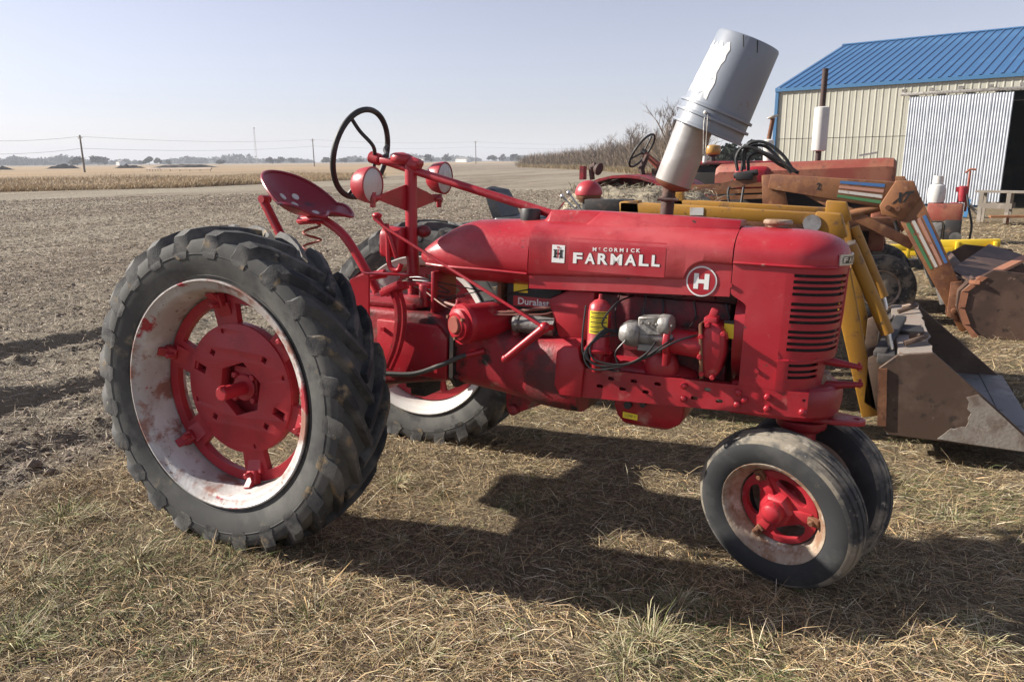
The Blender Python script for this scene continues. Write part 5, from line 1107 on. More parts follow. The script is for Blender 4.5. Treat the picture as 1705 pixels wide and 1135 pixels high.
for i,(mt,lab) in enumerate(((M['rim_clean'],'white board leaning in the small scrap heap'),(BW,'grey board leaning in the small scrap heap'),(TRIMB,'blue strip propped in the small scrap heap'),(M['steel'],'steel bar propped in the small scrap heap'),(WOOD,'brown plank crossing the small scrap heap'))):
    a=rj.uniform(0,6.28); q_=MB(); q_.beam(sc0+V(math.cos(a)*.5,math.sin(a)*.4,.03),sc0+V(rj.uniform(-.1,.1)-math.cos(a)*.1,rj.uniform(-.05,.15),.50),.10,.03); tag(q_.build('scrap_board',mt),lab,'board')
rm=thing('engine_pump','small red engine-driven pump cart with black side panel','pump',tuple(AT(1572,402,z=0)),R(-8))
q_=MB(); q_.box((-.05,0,.60),(.62,.50,.34)); q_.build('housing',M['rust_red'],rm,bevel=.03); q_=MB(); q_.box((.12,-.05,.25),(.30,.45,.42)); q_.build('engine',M['blackmetal'],rm,bevel=.03); q_=MB(); q_.box((-.18,-.1,.22),(.26,.4,.36)); q_.build('crankcase',M['cast_alu'],rm,bevel=.02)
q_=MB(); q_.cyl((.30,0,.62),(.30,0,1.42),.025,10); q_.tube([V(.22,0,1.38),V(.30,0,1.45),V(.40,0,1.44)],.02,8); q_.build('pump_handle',M['rust_red'],rm); q_=MB(); q_.cyl((.22,0,.80),(.22,0,1.12),.085,14,ch=.02); q_.box((.2,0,1.05),(.22,.1,.1)); q_.build('pump_head',M['red_dirty'],rm)
q_=MB(); q_.tube(spline([V(.30,-.05,.95),V(.36,-.1,.7),V(.45,-.12,.35),V(.44,-.1,.03)],8),.022,8); q_.build('drain_hose',M['black'],rm)
for x_ in (-.2,.2): q_=MB(); q_.cyl((x_,-.28,.11),(x_,-.22,.11),.11,18); q_.build('wheel',M['tyre'],rm)
pt=AT(1556,352,y=AT(1572,402,z=0).y); tk2=thing('propane_cylinder','squat grey propane cylinder standing on the red pump cart','gas cylinder',(pt.x,pt.y,.77))
q_=MB(); q_.lathe([(0,.12),(.02,.15),(.10,.165),(.28,.165),(.36,.14),(.40,.07),(.41,.0)],(0,0,0),(0,0,1),28); q_.build('tank_body',mk('grey_white_tank',(.55,.55,.53),[((.35,.32,.28),6,.55,.7)],.5),tk2)
q_=MB(); q_.lathe([(.40,.10),(.55,.095)],(0,0,0),(0,0,1),20,a0=.4,a1=5.2); q_.build('collar',M['rim_clean'],tk2,solid=.008); q_=MB(); q_.cyl((0,0,.40),(0,0,.50),.025,10); q_.build('valve',M['steel'],tk2)
gc=AT(1588,352,z=0); gcan=thing('fuel_can','small red fuel can on the ground near the scrap heap','fuel can',tuple(gc)); q_=MB(); q_.box((0,0,.14),(.26,.2,.28)); q_.build('can_body',M['red_print'],gcan,bevel=.03); q_=MB(); q_.tube([V(.05,0,.27),V(.1,0,.36),V(.15,0,.42)],.02,8); q_.build('spout',M['black'],gcan)
# ------------------------------------------------------------------ yellow blade frame
yb_=thing('yellow_implement','yellow steel implement frame with end flanges beyond the front tyre','implement',tuple(AT(1555,437,z=0)),R(4))
def yl_(a,b): p=AT(a,b,y=11.0); return p-yb_.location
q_=MB(); a=AT(1462,409,y=11.0); b=AT(1660,409,y=11.2); L0=yb_.matrix_basis.inverted(); 
yb_.rotation_euler=(0,0,0)
Lc=Vector(yb_.location)
for nm,(x0,y0),(x1,y1),w_,h_,dy in (('upper_beam',(1455,412),(1525,412),.12,.10,-.06),('upper_beam',(1560,406),(1665,404),.12,.12,.05),('lower_beam',(1500,420),(1660,416),.10,.12,.25),('lower_beam',(1462,430),(1520,434),.14,.08,0.05)):
    q_=MB(); q_.beam(AT(x0,y0,y=11+dy)-Lc,AT(x1,y1,y=11+dy)-Lc,w_,h_); q_.build(nm,M['yellow_bright'],yb_,bevel=.008)
for x0 in (1512,1592,1655): q_=MB(); c=AT(x0,416,y=11.0)-Lc; q_.box(c,(.05,.28,.28)); q_.box(c+V(0,0,-.12),(.12,.3,.03)); q_.build('end_flange',M['yellow_bright'],yb_,bevel=.006)
for x0 in (1480,1640): q_=MB(); c=AT(x0,425,y=11.0)-Lc; q_.beam(V(c.x,c.y,-.02),V(c.x,c.y,.25),.10,.10); q_.build('leg',M['yellow_bright'],yb_)
bmn=MB(); a,b=AT(1480,440,z=.09),AT(1600,438,z=.09); bmn.beam(a,b,.15,.15); tag(bmn.build('dark_beam',M['blackmetal']),'dark steel beam lying under the yellow frame','beam')
# ================================================================== MACHINES BEHIND
def ag_wheel(parent,name,c,Rr,wd_,rim,mat=None,rimmat=None,lugs=18,axis_=(0,-1,0),rib=False):
    c=Vector(c); ax_=Vector(axis_).normalized(); _,s_,u_=basis(ax_)
    d=MB(); d.lathe([(wd_*.10,.0),(wd_*.10,rim*.35),(wd_*.0,rim*.6),(-wd_*.02,rim*.97),(-wd_*.08,rim*.97),(-wd_*.08,0)],c,ax_,32); d.cyl(c,c+ax_*wd_*.3,rim*.18,12); 
    wh=d.build(name,rimmat or M['rim_rust'],parent,ang=40); rm_=MB(); rm_.lathe([(wd_*.42,rim*1.0),(wd_*.46,rim*1.06),(wd_*.40,rim*.95),(-wd_*.4,rim*.93),(-wd_*.46,rim*1.06),(-wd_*.4,rim*1.0)],c,ax_,40,closed=True); rm_.build('rim',rimmat or M['rim_rust'],wh)
    t=MB(); h=Rr-rim; P_=[(wd_*.36,rim),(wd_*.5,rim+h*.35),(wd_*.5,rim+h*.6),(wd_*.42,Rr-h*.13),(0,Rr-h*.08)]; P_=P_+[(-a,r_) for a,r_ in reversed(P_[:-1])]; t.lathe(P_,c,ax_,48,closed=True); 
    if rib:
        for a in (-.25,0,.25): t.lathe([(wd_*(a-.08),Rr-h*.15),(wd_*(a-.06),Rr),(wd_*(a+.06),Rr),(wd_*(a+.08),Rr-h*.15)],c,ax_,48)
    t.build('tyre',mat or M['tyre'],wh,ang=35)
    if not rib:
        g=MB()
        for sd in (1,-1):
            for k in range(lugs):
                p0=6.2832*(k+(.5 if sd<0 else 0))/lugs; secs=[]
                for a,hr in ((0,.0),(.25,.0),(.44,-.08),(.52,-.35)):
                    ph=p0+.22*(1-a/.5); rt_=Rr+h*hr; rb_=Rr-h*.25+h*min(0,hr)
                    def pt(r_,dp): q=ph+dp; return c+ax_*(a*wd_*sd)+(s_*math.cos(q)+u_*math.sin(q))*r_
                    hw=.055*Rr/Rr; secs.append([pt(rb_,-hw*1.2),pt(rt_,-hw*.8),pt(rt_,hw*.8),pt(rb_,hw*1.2)])
                g.loft(secs)
        g.build('tread_lugs',mat or M['tyre_lug'],wh)
    return wh
def steer_wheel(parent,c,nrm,r_,mat,hubdir):
    c=Vector(c); d,s_,u_=basis(nrm); m_=MB(); m_.tube([c+(s_*math.cos(t)+u_*math.sin(t))*r_ for t in np.linspace(0,6.2832,36,endpoint=False)],.014,10,closed=True)
    for k in range(3): a=R(90+120*k); m_.tube([c+d*.03,c+(s_*math.cos(a)+u_*math.sin(a))*r_],.011,8)
    o=m_.build('steering_wheel',mat,parent); h=MB(); h.cyl(c,c+d*.06,.035,12); h.build('steering_hub',mat,o); return o
def loader_bucket(name,label,prof,y0,y1,mats,lipw,parts):
    pass
# ---------- second tractor: yellow loader with the big grey-brown bucket
YN,YF_=2.05,3.45; YC=2.75
T2=thing('loader_tractor','tractor with yellow loader arms, black seat and red dome air cleaner','tractor',(.6,YC,0)); O2=Vector(T2.location)
def B2(p): return Vector(p)-O2
def P2(px,py,y): return AT(px,py,y=y)-O2
q_=MB(); q_.box(B2((1.05,YC,.85)),(1.5,.46,.50)); q_.build('engine_hood',M['yellow'],T2,bevel=.03)
q_=MB(); q_.box(B2((.0,YC,.72)),(1.2,.40,.42)); q_.box(B2((1.0,YC,.55)),(1.8,.3,.16)); q_.build('chassis',M['blackmetal'],T2,bevel=.02)
for s in (-1,1):
    ag_wheel(T2,'rear_wheel',B2((-.25,YC+s*.62,.58)),.60,.34,.32,axis_=(0,s,0)); ag_wheel(T2,'front_wheel',B2((1.75,YC+s*.55,.36)),.36,.2,.2,mat=M['tyre_front'],axis_=(0,s,0),rib=True)
# seat
c=P2(843,342,YC); q_=MB(); secs=[]
for t in np.linspace(0,1,7):
    hw=.20*(1-.25*t**3); secs.append([c+V(-.03-.10*t,y_*hw,-.10+.24*t+(.02*math.cos(y_*1.5) if t>.9 else 0)) for y_ in np.linspace(-1,1,9)]+[c+V(.05-.09*t,y_*hw*.96,-.10+.23*t) for y_ in np.linspace(1,-1,9)])
q_.loft(secs); so=q_.build('seat_back',M['vinyl_seat'],T2,ang=60); q_=MB(); q_.box(c+V(.18,0,-.13),(.42,.42,.10)); q_.build('seat_cushion',M['vinyl_seat'],T2,bevel=.035,bseg=3); q_=MB(); q_.box(c+V(.15,0,-.3),(.2,.2,.3)); q_.build('seat_post',M['blackmetal'],T2)
for s in (-1,1): q_=MB(); pts=[]; 
for s in (-1,1):
    q_=MB(); secs=[]
    for t in np.linspace(-.2,2.5,14): r_=.66; secs.append([B2((-.25+r_*math.cos(t),YC+s*y_,.58+r_*math.sin(t))) for y_ in (.44,.80)]+[B2((-.25+(r_-.02)*math.cos(t),YC+s*y_,.58+(r_-.02)*math.sin(t))) for y_ in (.80,.44)])
    q_.loft(secs); q_.build('fender',M['blackmetal'],T2,ang=40)
# dome air cleaner
c=P2(980,330,YC); q_=MB(); q_.lathe([(-.03,.07),(0,.098),(.02,.102),(.03,.102)],c,(0,0,1),28); q_.build('cleaner_bowl',M['rust'],T2); q_=MB(); q_.lathe([(.028,.110),(.05,.110),(.08,.103),(.112,.082),(.134,.050),(.142,.02),(.143,0)],c,(0,0,1),28); q_.build('cleaner_dome',RED,T2); q_=MB(); q_.cyl(c+V(0,0,-.45),c+V(0,0,-.02),.05,16); q_.build('cleaner_stem',M['black'],T2)
# control levers
for (a,b),(a2,b2) in (((936,327),(962,352)),((947,321),(968,350))):
    q_=MB(); q_.tube([P2(a,b,YC-.3),P2(a2,b2,YC-.3)],.008,8); lo_=q_.build('control_lever',M['steel'],T2); q_=MB(); q_.ball(P2(a,b,YC-.3),.018,12,8); q_.build('lever_knob',M['chrome'],lo_)
q_=MB(); q_.box(P2(1015,344,YC-.3),(.36,.14,.11)); 
for k in range(3): q_.cyl(P2(990+18*k,340,YC-.35),P2(990+18*k,352,YC-.35),.02,10)
q_.build('valve_block',M['blackmetal'],T2,bevel=.01)
q_=MB(); q_.beam(P2(965,350,YC-.1),P2(960,420,YC-.1),.08,.25); q_.build('dash_panel',M['blackmetal'],T2)
# loader arms
for y_ in (YN,YF_):
    e=AT(1386,366,y=YN); a=AT(1035,344,y=YN); f=AT(1449,690,y=YN); a.y=e.y=f.y=y_
    q_=MB(); dz_=V(0,0,-.05 if y_>3 else 0); q_.beam(B2(a+dz_),B2(e+dz_),.10,.075); ao=q_.build('lift_arm',M['yellow'],T2,bevel=.008); 
    q_=MB(); q_.beam(B2(e+V(-.02,0,-.0)),B2(f),.10,.13,w2=.10,h2=.10); q_.build('arm_drop',M['yellow'],T2,bevel=.008); q_=MB(); q_.prism([B2(e+V(-.10,-.058,.05)),B2(e+V(.05,-.058,.04)),B2(e+V(.10,-.058,-.10)),B2(e+V(-.02,-.058,-.14)),B2(e+V(-.10,-.058,-.06))],(0,.116,0)); q_.build('elbow_plate',M['yellow'],T2,bevel=.01)
    g0=AT(1420,425,y=YN); g1=AT(1478,556,y=YN); g0.y=g1.y=y_+.02; q_=MB(); q_.cyl(B2(g0+V(-.02,.0,.06)),B2(g1),.042,14); q_.build('tilt_cylinder',M['yellow'],T2); q_=MB(); q_.cyl(B2(g1),B2(g1+V(.03,0,-.10)),.02,10); q_.build('piston_rod',M['chrome'],T2)
    q_=MB(); q_.beam(B2(V(1.1,y_,.45)),B2(V(1.0,y_,1.42)),.10,.14); q_.build('loader_tower',M['yellow'],T2,bevel=.008)
    q_=MB(); q_.tube([B2(V(1.15,y_,.6)),B2(V(2.0,y_,1.27))],.045,12); q_.build('lift_cylinder',M['yellow'],T2)
q_=MB(); c=P2(1335,360,YN-.01); q_.cyl(B2(AT(1352,372,y=YN-.07)),B2(AT(1352,372,y=YN+.07)),.055,18); q_.build('pivot_pin',M['steel'],T2)
q_=MB(); q_.beam(B2(V(2.40,YN,.95)),B2(V(2.40,YF_,.95)),.10,.10); q_.build('cross_tube',M['yellow'],T2)
q_=MB(); pl=[P2(1410,402,YF_-.055),P2(1424,399,YF_-.055),P2(1434,440,YF_-.055),P2(1420,443,YF_-.055)]; q_.prism(pl,(0,.003,0)); q_.build('maker_plate',M['steel'],T2)
q_=MB(); c=P2(1095,350,YN-.051); q_.box(P2(1160,352,YN-.052),(.09,.004,.05)); q_.build('arm_sticker',M['rim_clean'],T2)
# its bucket
BK2=thing('loader_bucket','wide brown bucket with grey floor and torn pale lip on the yellow arms','bucket',(2.76,2.75,0)); OB=Vector(BK2.location)
DST=mk('brown_scratched_steel',(.095,.060,.042),[((.14,.095,.07),4,.45,.62),((.28,.235,.19),7,.62,.70),((.05,.035,.03),14,.55,.68)],.62,metal=.25,bump=.06); MUD=mk('dried_mud_steel',(.26,.23,.195),[((.16,.12,.095),6,.45,.62),((.34,.31,.27),14,.55,.68)],.8,bump=.2); FLR=mk('polished_bucket_floor',(.20,.20,.20),[((.30,.30,.29),3,.45,.62),((.10,.09,.085),8,.55,.68),((.38,.35,.31),18,.62,.7)],.5,metal=.4,bump=.2); BIN=mk('dark_bucket_steel',(.05,.048,.047),[((.09,.08,.075),6,.45,.65)],.6,metal=.3,bump=.2)
y0,y1=1.88,3.60; sp=[(2.70,.06),(2.665,.43),(2.76,.525),(2.95,.555),(3.22,.33),(3.58,.02),(3.56,.0),(2.76,.005)]
for yy,sg in ((y0,1),(y1-.02,1)):
    q_=MB(); q_.prism([V(x,yy,z)-OB for x,z in sp],(0,.022,0)); so=q_.build('side_plate',DST,BK2,bevel=.004,bseg=1)
    if yy==y0:
        q_=MB(); base=[(3.02,.012),(3.10,.10),(3.17,.115),(3.18,.20),(3.15,.30),(3.21,.325),(3.555,.025),(3.54,.008)]; rj=random.Random(6); pts=[]
        for i in range(len(base)):
            a,b=base[i],base[(i+1)%len(base)]
            for t in (0,.33,.66): j=rj.uniform(-.012,.012) if i<4 else 0; pts.append((a[0]+(b[0]-a[0])*t+j,a[1]+(b[1]-a[1])*t+j))
        q_.plate(pts,[],lambda u,v,w_: V(u,y0-.001-w_,v)-OB,0,.005); q_.build('dried_mud',MUD,so,noise=.002)
        q_=MB(); q_.beam(V(2.715,y0-.008,.06)-OB,V(2.685,y0-.008,.43)-OB,.012,.05); q_.build('edge_strip',M['rust'],so)
q_=MB(); q_.box(V((2.76+3.56)/2,(y0+y1)/2,.012)-OB,(.82,y1-y0-.03,.022)); q_.build('floor',FLR,BK2)
q_=MB(); q_.beam(V(3.52,y0,.016)-OB,V(3.52,y1,.016)-OB,.16,.03,up=(0,0,1)); q_.build('cutting_edge',FLR,BK2,bevel=.005)
q_=MB(); pr=[(2.76,.02),(2.72,.10),(2.685,.25),(2.69,.42),(2.78,.52)]; q_.loft([[V(x,yy,z)-OB for x,z in pr]+[V(x+.025,yy,z+.005)-OB for x,z in reversed(pr)] for yy in (y0+.02,y1-.02)]); q_.build('back_wall',BIN,BK2,ang=60)
LIP=mk('torn_pale_lip',(.29,.255,.22),[((.30,.24,.20),6,.45,.62),((.18,.11,.08),14,.58,.7)],.6,metal=.3,bump=.3); q_=MB(); secs=[]; rj=random.Random(3)
for yy in np.linspace(y0+.005,y1-.005,20): secs.append([V(2.765,yy,.53)-OB,V(2.955+rj.uniform(-.02,.012),yy,.558)-OB,V(2.955+rj.uniform(-.015,.01),yy,.535)-OB,V(2.765,yy,.505)-OB])
q_.loft(secs); q_.build('top_lip',LIP,BK2,ang=30)
for yy,tt in ((2.15,DST),(2.55,M['blackmetal']),(3.25,DST)):
    q_=MB(); 
    if tt is M['blackmetal']: q_.box(V(2.86,yy,.555)-OB,(.13,.22,.018))
    else: q_.tube(spline([V(2.80,yy-.1,.56)-OB,V(2.90,yy-.06,.60)-OB,V(2.92,yy+.05,.60)-OB,V(2.84,yy+.1,.565)-OB],6),.018,8)
    q_.build('grab_hook',tt,BK2)
for yy in (2.0,2.25,3.3,3.5): q_=MB(); q_.prism([V(2.70,yy,.10)-OB,V(2.60,yy,.16)-OB,V(2.60,yy,.46)-OB,V(2.68,yy,.50)-OB,V(2.72,yy,.45)-OB],(0,.025,0)); q_.build('hinge_ear',DST,BK2,bevel=.005)
q_=MB(); q_.box(V(2.70,1.98,.48)-OB,(.10,.16,.06)); q_.beam(V(2.66,1.95,.50)-OB,V(2.80,2.7,.60)-OB,.07,.04); q_.build('latch_bar',BIN,BK2,bevel=.006)
# weathered round bales between the tractors
HAY=mk('weathered_hay',(.24,.205,.15),[((.36,.31,.22),5,.45,.6),((.10,.085,.065),9,.52,.66)],.95,bump=1.0,bscale=50)
for i,(px,py,yy,rr_,lab) in enumerate(((1040,312,4.15,.66,'weathered grey hay bale behind the red dome air cleaner'),(1092,318,4.3,.62,'weathered grey hay bale tucked behind the leaning muffler'))):
    c=AT(px,py,y=yy); cz=c.z-rr_; q_=MB(); secs=[]; rj=random.Random(40+i)
    for k,u in enumerate(np.linspace(-.55,.55,9)):
        g_=1 if 0<k<8 else .86; secs.append([V(u*1.0,rr_*g_*math.cos(t)*(1+.05*rj.uniform(-1,1)),rr_*g_*math.sin(t)*(1+.07*rj.uniform(-1,1))) for t in np.linspace(0,6.2832,26,endpoint=False)])
    q_.loft(secs); t=thing('hay_bale',lab,'hay bale',(c.x,yy,cz)); q_.build('bale_body',HAY,t,ang=60,noise=.02)
    n=1800; th=rng.uniform(0,6.28,n); an=rng.uniform(.1,3.0,n); u=rng.uniform(-.55,.55,n); P=np.stack([u,rr_*np.cos(an),rr_*np.sin(an)],1)
    o=ribbons('loose_straw',P,th,rng.uniform(-.4,.9,n),rng.uniform(-.8,.5,n),rng.uniform(.05,.16,n),rng.uniform(.004,.008,n),palette(n,[(.40,.35,.26),(.28,.24,.17),(.17,.14,.10)],[.4,.35,.25]),BM,rng.uniform(-1,1,n)); o.parent=t
# ---------- third tractor: rusty red hood, striped loader
Y3=6.3; T3=thing('old_loader_tractor','rusty red tractor with a tall exhaust stack and a worn striped loader','tractor',(1.2,Y3,0)); O3=Vector(T3.location)
def P3(px,py,y=Y3): return AT(px,py,y=y)-O3
RR=M['rust_red']
hx0,hx1=AT(1198,270,y=Y3).x,AT(1493,262,y=Y3).x; q_=MB(); secs=[]
for x,zt,g_ in ((hx0,1.60,.96),(hx0+.05,1.635,1),(1.9,1.665,1),(hx1-.10,1.695,1),(hx1-.03,1.69,.99),(hx1,1.66,.95)):
    z0=1.42; hw=.27*g_; secs.append([V(x,-hw,z0),V(x,-hw,zt-.09),V(x,-hw+.05,zt-.02),V(x,-hw+.12,zt),V(x,hw-.12,zt),V(x,hw-.05,zt-.02),V(x,hw,zt-.09),V(x,hw,z0)])
q_.loft([[p+V(-O3.x,0,0) for p in s_] for s_ in secs]); q_.build('hood',RR,T3,ang=30)
q_=MB(); q_.box(V((hx0+hx1)/2-O3.x,0,1.02),(hx1-hx0-.3,.36,.75)); q_.build('engine',M['dark'],T3,bevel=.03)
q_=MB(); q_.box(V(hx1-.12-O3.x,0,1.05),(.16,.50,.72)); q_.build('grille',RR,T3,bevel=.03)
for k in range(7): q_=MB(); q_.box(V(hx1-.035-O3.x,0,.78+.09*k),(.02,.40,.04)); q_.build('grille_bar',M['rust'],T3)
c=P3(1272,290,Y3-.15); q_=MB(); q_.box(c+V(-.12,0,-.04),(.40,.3,.26)); q_.build('fuel_tank',M['red'],T3,bevel=.06,bseg=3)
q_=MB(); q_.box(V(-1.0,0,.75),(1.7,.5,.5)); q_.build('transmission',M['rust_red'],T3,bevel=.03)
for s in (-.3,.3): q_=MB(); q_.beam(P3(1040,378,Y3+s),P3(1500,372,Y3+s),.12,.14); q_.build('frame_rail',M['rust'],T3,bevel=.01)
# stack
s0,s1,s2,s3=P3(1363,252),P3(1362,178),P3(1364,115),P3(1364,275); q_=MB(); q_.cyl(V(s0.x,0,1.6),V(s0.x,0,s2.z),.032,14); q_.build('stack_pipe',M['pipe_rust'],T3); q_=MB(); q_.lathe([(0,.05),(.01,.078),(.03,.08),(s1.z-s0.z-.03,.08),(s1.z-s0.z-.01,.078),(s1.z-s0.z,.05)],V(s0.x,0,s0.z),(0,0,1),24); q_.build('stack_muffler',mk('chalky_muffler',(.58,.57,.54),[((.45,.42,.38),8,.5,.7)],.6),T3)
q_=MB(); c=P3(1450,262); q_.beam(c+V(-.12,-.05,.02),c+V(.06,-.05,.05),.12,.02); q_.build('hood_flap',M['steel'],T3)
# steering wheel, column, fenders
c=P3(1069,251,Y3-.0); steer_wheel(T3,c,V(.80,-.10,-.55),.235,M['black'],None); q_=MB(); q_.cyl(c+V(.02,0,-.02),P3(1105,285,Y3),.03,12,r2=.05); q_.tube([P3(1105,285,Y3),P3(1150,300,Y3)],.06,12); q_.build('steering_column',RR,T3); q_=MB(); q_.tube([P3(1078,258,Y3-.1),P3(1068,280,Y3-.1),P3(1072,300,Y3-.1)],[.03,.04,.03],8); q_.box(P3(1090,292,Y3-.1),(.06,.06,.16)); q_.build('control_levers',M['pipe_rust'],T3)
wc=V(-1.22,0,.70)
for s in (-1,1):
    ag_wheel(T3,'rear_wheel',wc+V(0,s*.78,0),.72,.36,.42,axis_=(0,s,0)); ag_wheel(T3,'front_wheel',V(2.73-O3.x,s*.58-.0,.345),.35,.22,.19,mat=M['tyre_front'],axis_=(0,s,0),rib=True)
    q_=MB(); secs=[]
    for t in np.linspace(.15,2.75,16):
        r_=.83; secs.append([wc+V(r_*1.12*math.cos(t),s*y_,r_*math.sin(t)) for y_ in (.48,.98)]+[wc+V((r_-.03)*1.12*math.cos(t),s*y_,(r_-.03)*math.sin(t)) for y_ in (.98,.48)])
    q_.loft(secs); fo=q_.build('fender',M['red_dirty'],T3,ang=40); q_=MB(); arc=[wc+V(.8*1.1*math.cos(t),s*.485,.8*math.sin(t)) for t in np.linspace(.15,2.75,14)]; q_.prism(arc,(0,s*.01,0)); q_.build('fender_side',M['red_dirty'],fo)
c=P3(992,285,Y3-.7); q_=MB(); q_.tube([c+V(-.04,0,-.10),c+V(-.06,0,.04),c+V(.0,0,.06)],[.03,.035,.05],10); q_.lathe([(-.05,.03),(0,.07),(.03,.075)],c+V(.02,0,.03),(1,-.3,-.3),16); q_.build('work_lamp',M['pipe_rust'],T3); q_=MB(); q_.box(c+V(-.16,0,-.02),(.05,.12,.16)); q_.build('tail_lamp',M['red_dirty'],T3)
q_=MB(); q_.box(V(-1.40,0,1.15),(.45,.45,.08)); q_.box(V(-1.63,0,1.27),(.06,.42,.22)); q_.build('seat',M['vinyl_seat'],T3,bevel=.03)
# loader of the third tractor
RO=M['rust_orange']; N3=5.35
STR=[('stripe',(.06,.16,.36)),('stripe',(.48,.24,.17)),('stripe',(.58,.54,.48)),('stripe',(.07,.20,.08))]
STM=[mk('stripe_paint_%d'%i,c_,[((.22,.10,.05),14,.58,.68)],.6) for i,(_,c_) in enumerate(STR)]
for s in (-1,1):
    yy=N3 if s<0 else 2*Y3-N3; near=s<0
    def A(px,py): p=AT(px,py,y=N3); p.y=yy; return p-O3
    q_=MB(); q_.prism([A(1268,292),A(1300,290),A(1313,352),A(1270,348)],(0,.10,0)); q_.beam(A(1290,340),V(A(1290,340).x,A(1290,340).y,.4),.10,.16); q_.build('loader_post',RO,T3,bevel=.006)
    b0,b1=A(1282,302),A(1492,326); q_=MB(); q_.beam(b0,b1,.11,.15,h2=.27); bo_=q_.build('lift_arm',RO,T3,bevel=.008)
    q_=MB(); q_.prism([A(1464,342),A(1491,301),A(1521,301),A(1532,328),A(1503,366),A(1468,357)],(0,.14,0)); eo=q_.build('elbow_plate',RO,T3,bevel=.008)
    for v in eo.data.vertices: v.co.y -= .07
    dn0,dn1=A(1510,338),A(1613,546); q_=MB(); q_.beam(dn0,dn1,.11,.26,h2=.17); do_=q_.build('arm_drop',RO,T3,bevel=.008)
    # painted stripes along both arms
    for (o_,q0,q1,h0,h1,f0,f1) in ((bo_,b0,b1,.15,.27,.56,.90),(do_,dn0,dn1,.26,.17,.13,.50)):
        dd=(q1-q0); dn_=dd.normalized(); up_=V(0,1,0).cross(dn_)*(1); up_= -up_ if (up_.z<0 and o_ is bo_) else up_
        if o_ is do_ and up_.x<0: up_=-up_
        for k in range(4):
            hh=lambda f:(h0+(h1-h0)*f)*.5; t0=.80-.42*k; t1=t0-.25; q_=MB()
            pts=[q0+dd*f0+up_*hh(f0)*t0, q0+dd*f1+up_*hh(f1)*t0, q0+dd*f1+up_*hh(f1)*t1, q0+dd*f0+up_*hh(f0)*t1]
            q_.prism([p+V(0,-.0575,0) for p in pts],(0,.0015,0)); q_.build('stripe',STM[k],o_)
    if s<0:
        q_=MB(); c=A(1503,328)+V(0,-.0715,0)
        put_text(q_,'XT',c.x-.07,c.x+.07,c.z-.055,c.z+.055,lambda u,v,w_: V(u+(v-c.z)*.5,c.y-w_,v+(u-c.x)*.15),.05,.001); q_.build('plate_marking',M['black_print'],eo)
        q_=MB(); c=A(1364,310)+V(0,-.0575,0); put_text(q_,'2',c.x-.022,c.x+.022,c.z-.035,c.z+.035,lambda u,v,w_: V(u,c.y-w_,v),.04,.001); q_.build('arm_numeral',M['black_print'],bo_)
        for a,b in ((1478,345),(1494,347)): q_=MB(); p=A(a,b); q_.cyl(p+V(0,-.09,0),p+V(0,.09,0),.025,12); q_.build('pivot_pin',M['rust'],eo)
    q_=MB(); q_.cyl(A(1375,366),A(1474,342),.048,14); q_.build('tilt_cylinder',M['rust_orange'],T3); q_=MB(); q_.cyl(A(1335,372),A(1380,366),.028,12); q_.build('cylinder_rod',M['rust'],T3)
    q_=MB(); q_.beam(A(1345,318),A(1520,408),.06,.10); q_.build('brace',RO,T3,bevel=.006)
    q_=MB(); q_.tube(spline([A(1528,380),A(1545,430),A(1562,470),A(1572,505)],5),.04,12); q_.build('bucket_cylinder',M['steel'],T3)
    q_=MB(); q_.tube(spline([A(1490,368),A(1500,395),A(1530,402),A(1540,440),A(1555,478)],6),.018,8); q_.build('hose',M['black'],T3)
q_=MB(); q_.beam(V(AT(1610,520,y=N3).x-O3.x,N3-Y3,.22),V(AT(1610,520,y=N3).x-O3.x,Y3-N3,.22),.12,.12); q_.build('cross_tube',RO,T3)
# side frame slats under the hood
for k in range(3): q_=MB(); q_.beam(P3(1130,312+10*k,N3+.25),P3(1300,306+10*k,N3+.25),.03,.045); q_.build('side_slat',RO,T3)
q_=MB(); q_.beam(P3(1140,325,N3+.1),P3(1260,298,N3+.1),.08,.08); q_.build('control_rod',M['rust'],T3)
# hydraulic valve and looping hoses
q_=MB(); q_.cyl(P3(1222,293,N3+.1),P3(1262,287,N3+.1),.035,12); q_.box(P3(1240,293,N3+.1),(.18,.12,.08)); q_.build('hydraulic_valve',M['blackmetal'],T3,bevel=.008)
for k,(pts) in enumerate(([(1228,285),(1226,262),(1238,245),(1262,250),(1300,268),(1325,285)],[(1240,283),(1238,255),(1250,238),(1275,238),(1303,258),(1322,286)],[(1234,285),(1245,248),(1272,243),(1295,262),(1318,288)],[(1246,284),(1248,262),(1268,255),(1300,275),(1330,288)])):
    q_=MB(); q_.tube(spline([P3(a,b,N3+.1+.03*k) for a,b in pts],8),.017,8); q_.build('hydraulic_hose',M['black'],T3)
q_=MB(); q_.tube(spline([P3(1220,300,N3+.1),P3(1212,320,N3+.05),P3(1215,345,N3)],6),.014,8); q_.build('hydraulic_hose',M['black'],T3); q_=MB(); q_.tube(spline([P3(1240,298,N3+.1),P3(1236,325,N3+.05),P3(1232,350,N3)],6),.014,8); q_.build('hydraulic_hose',M['black'],T3)
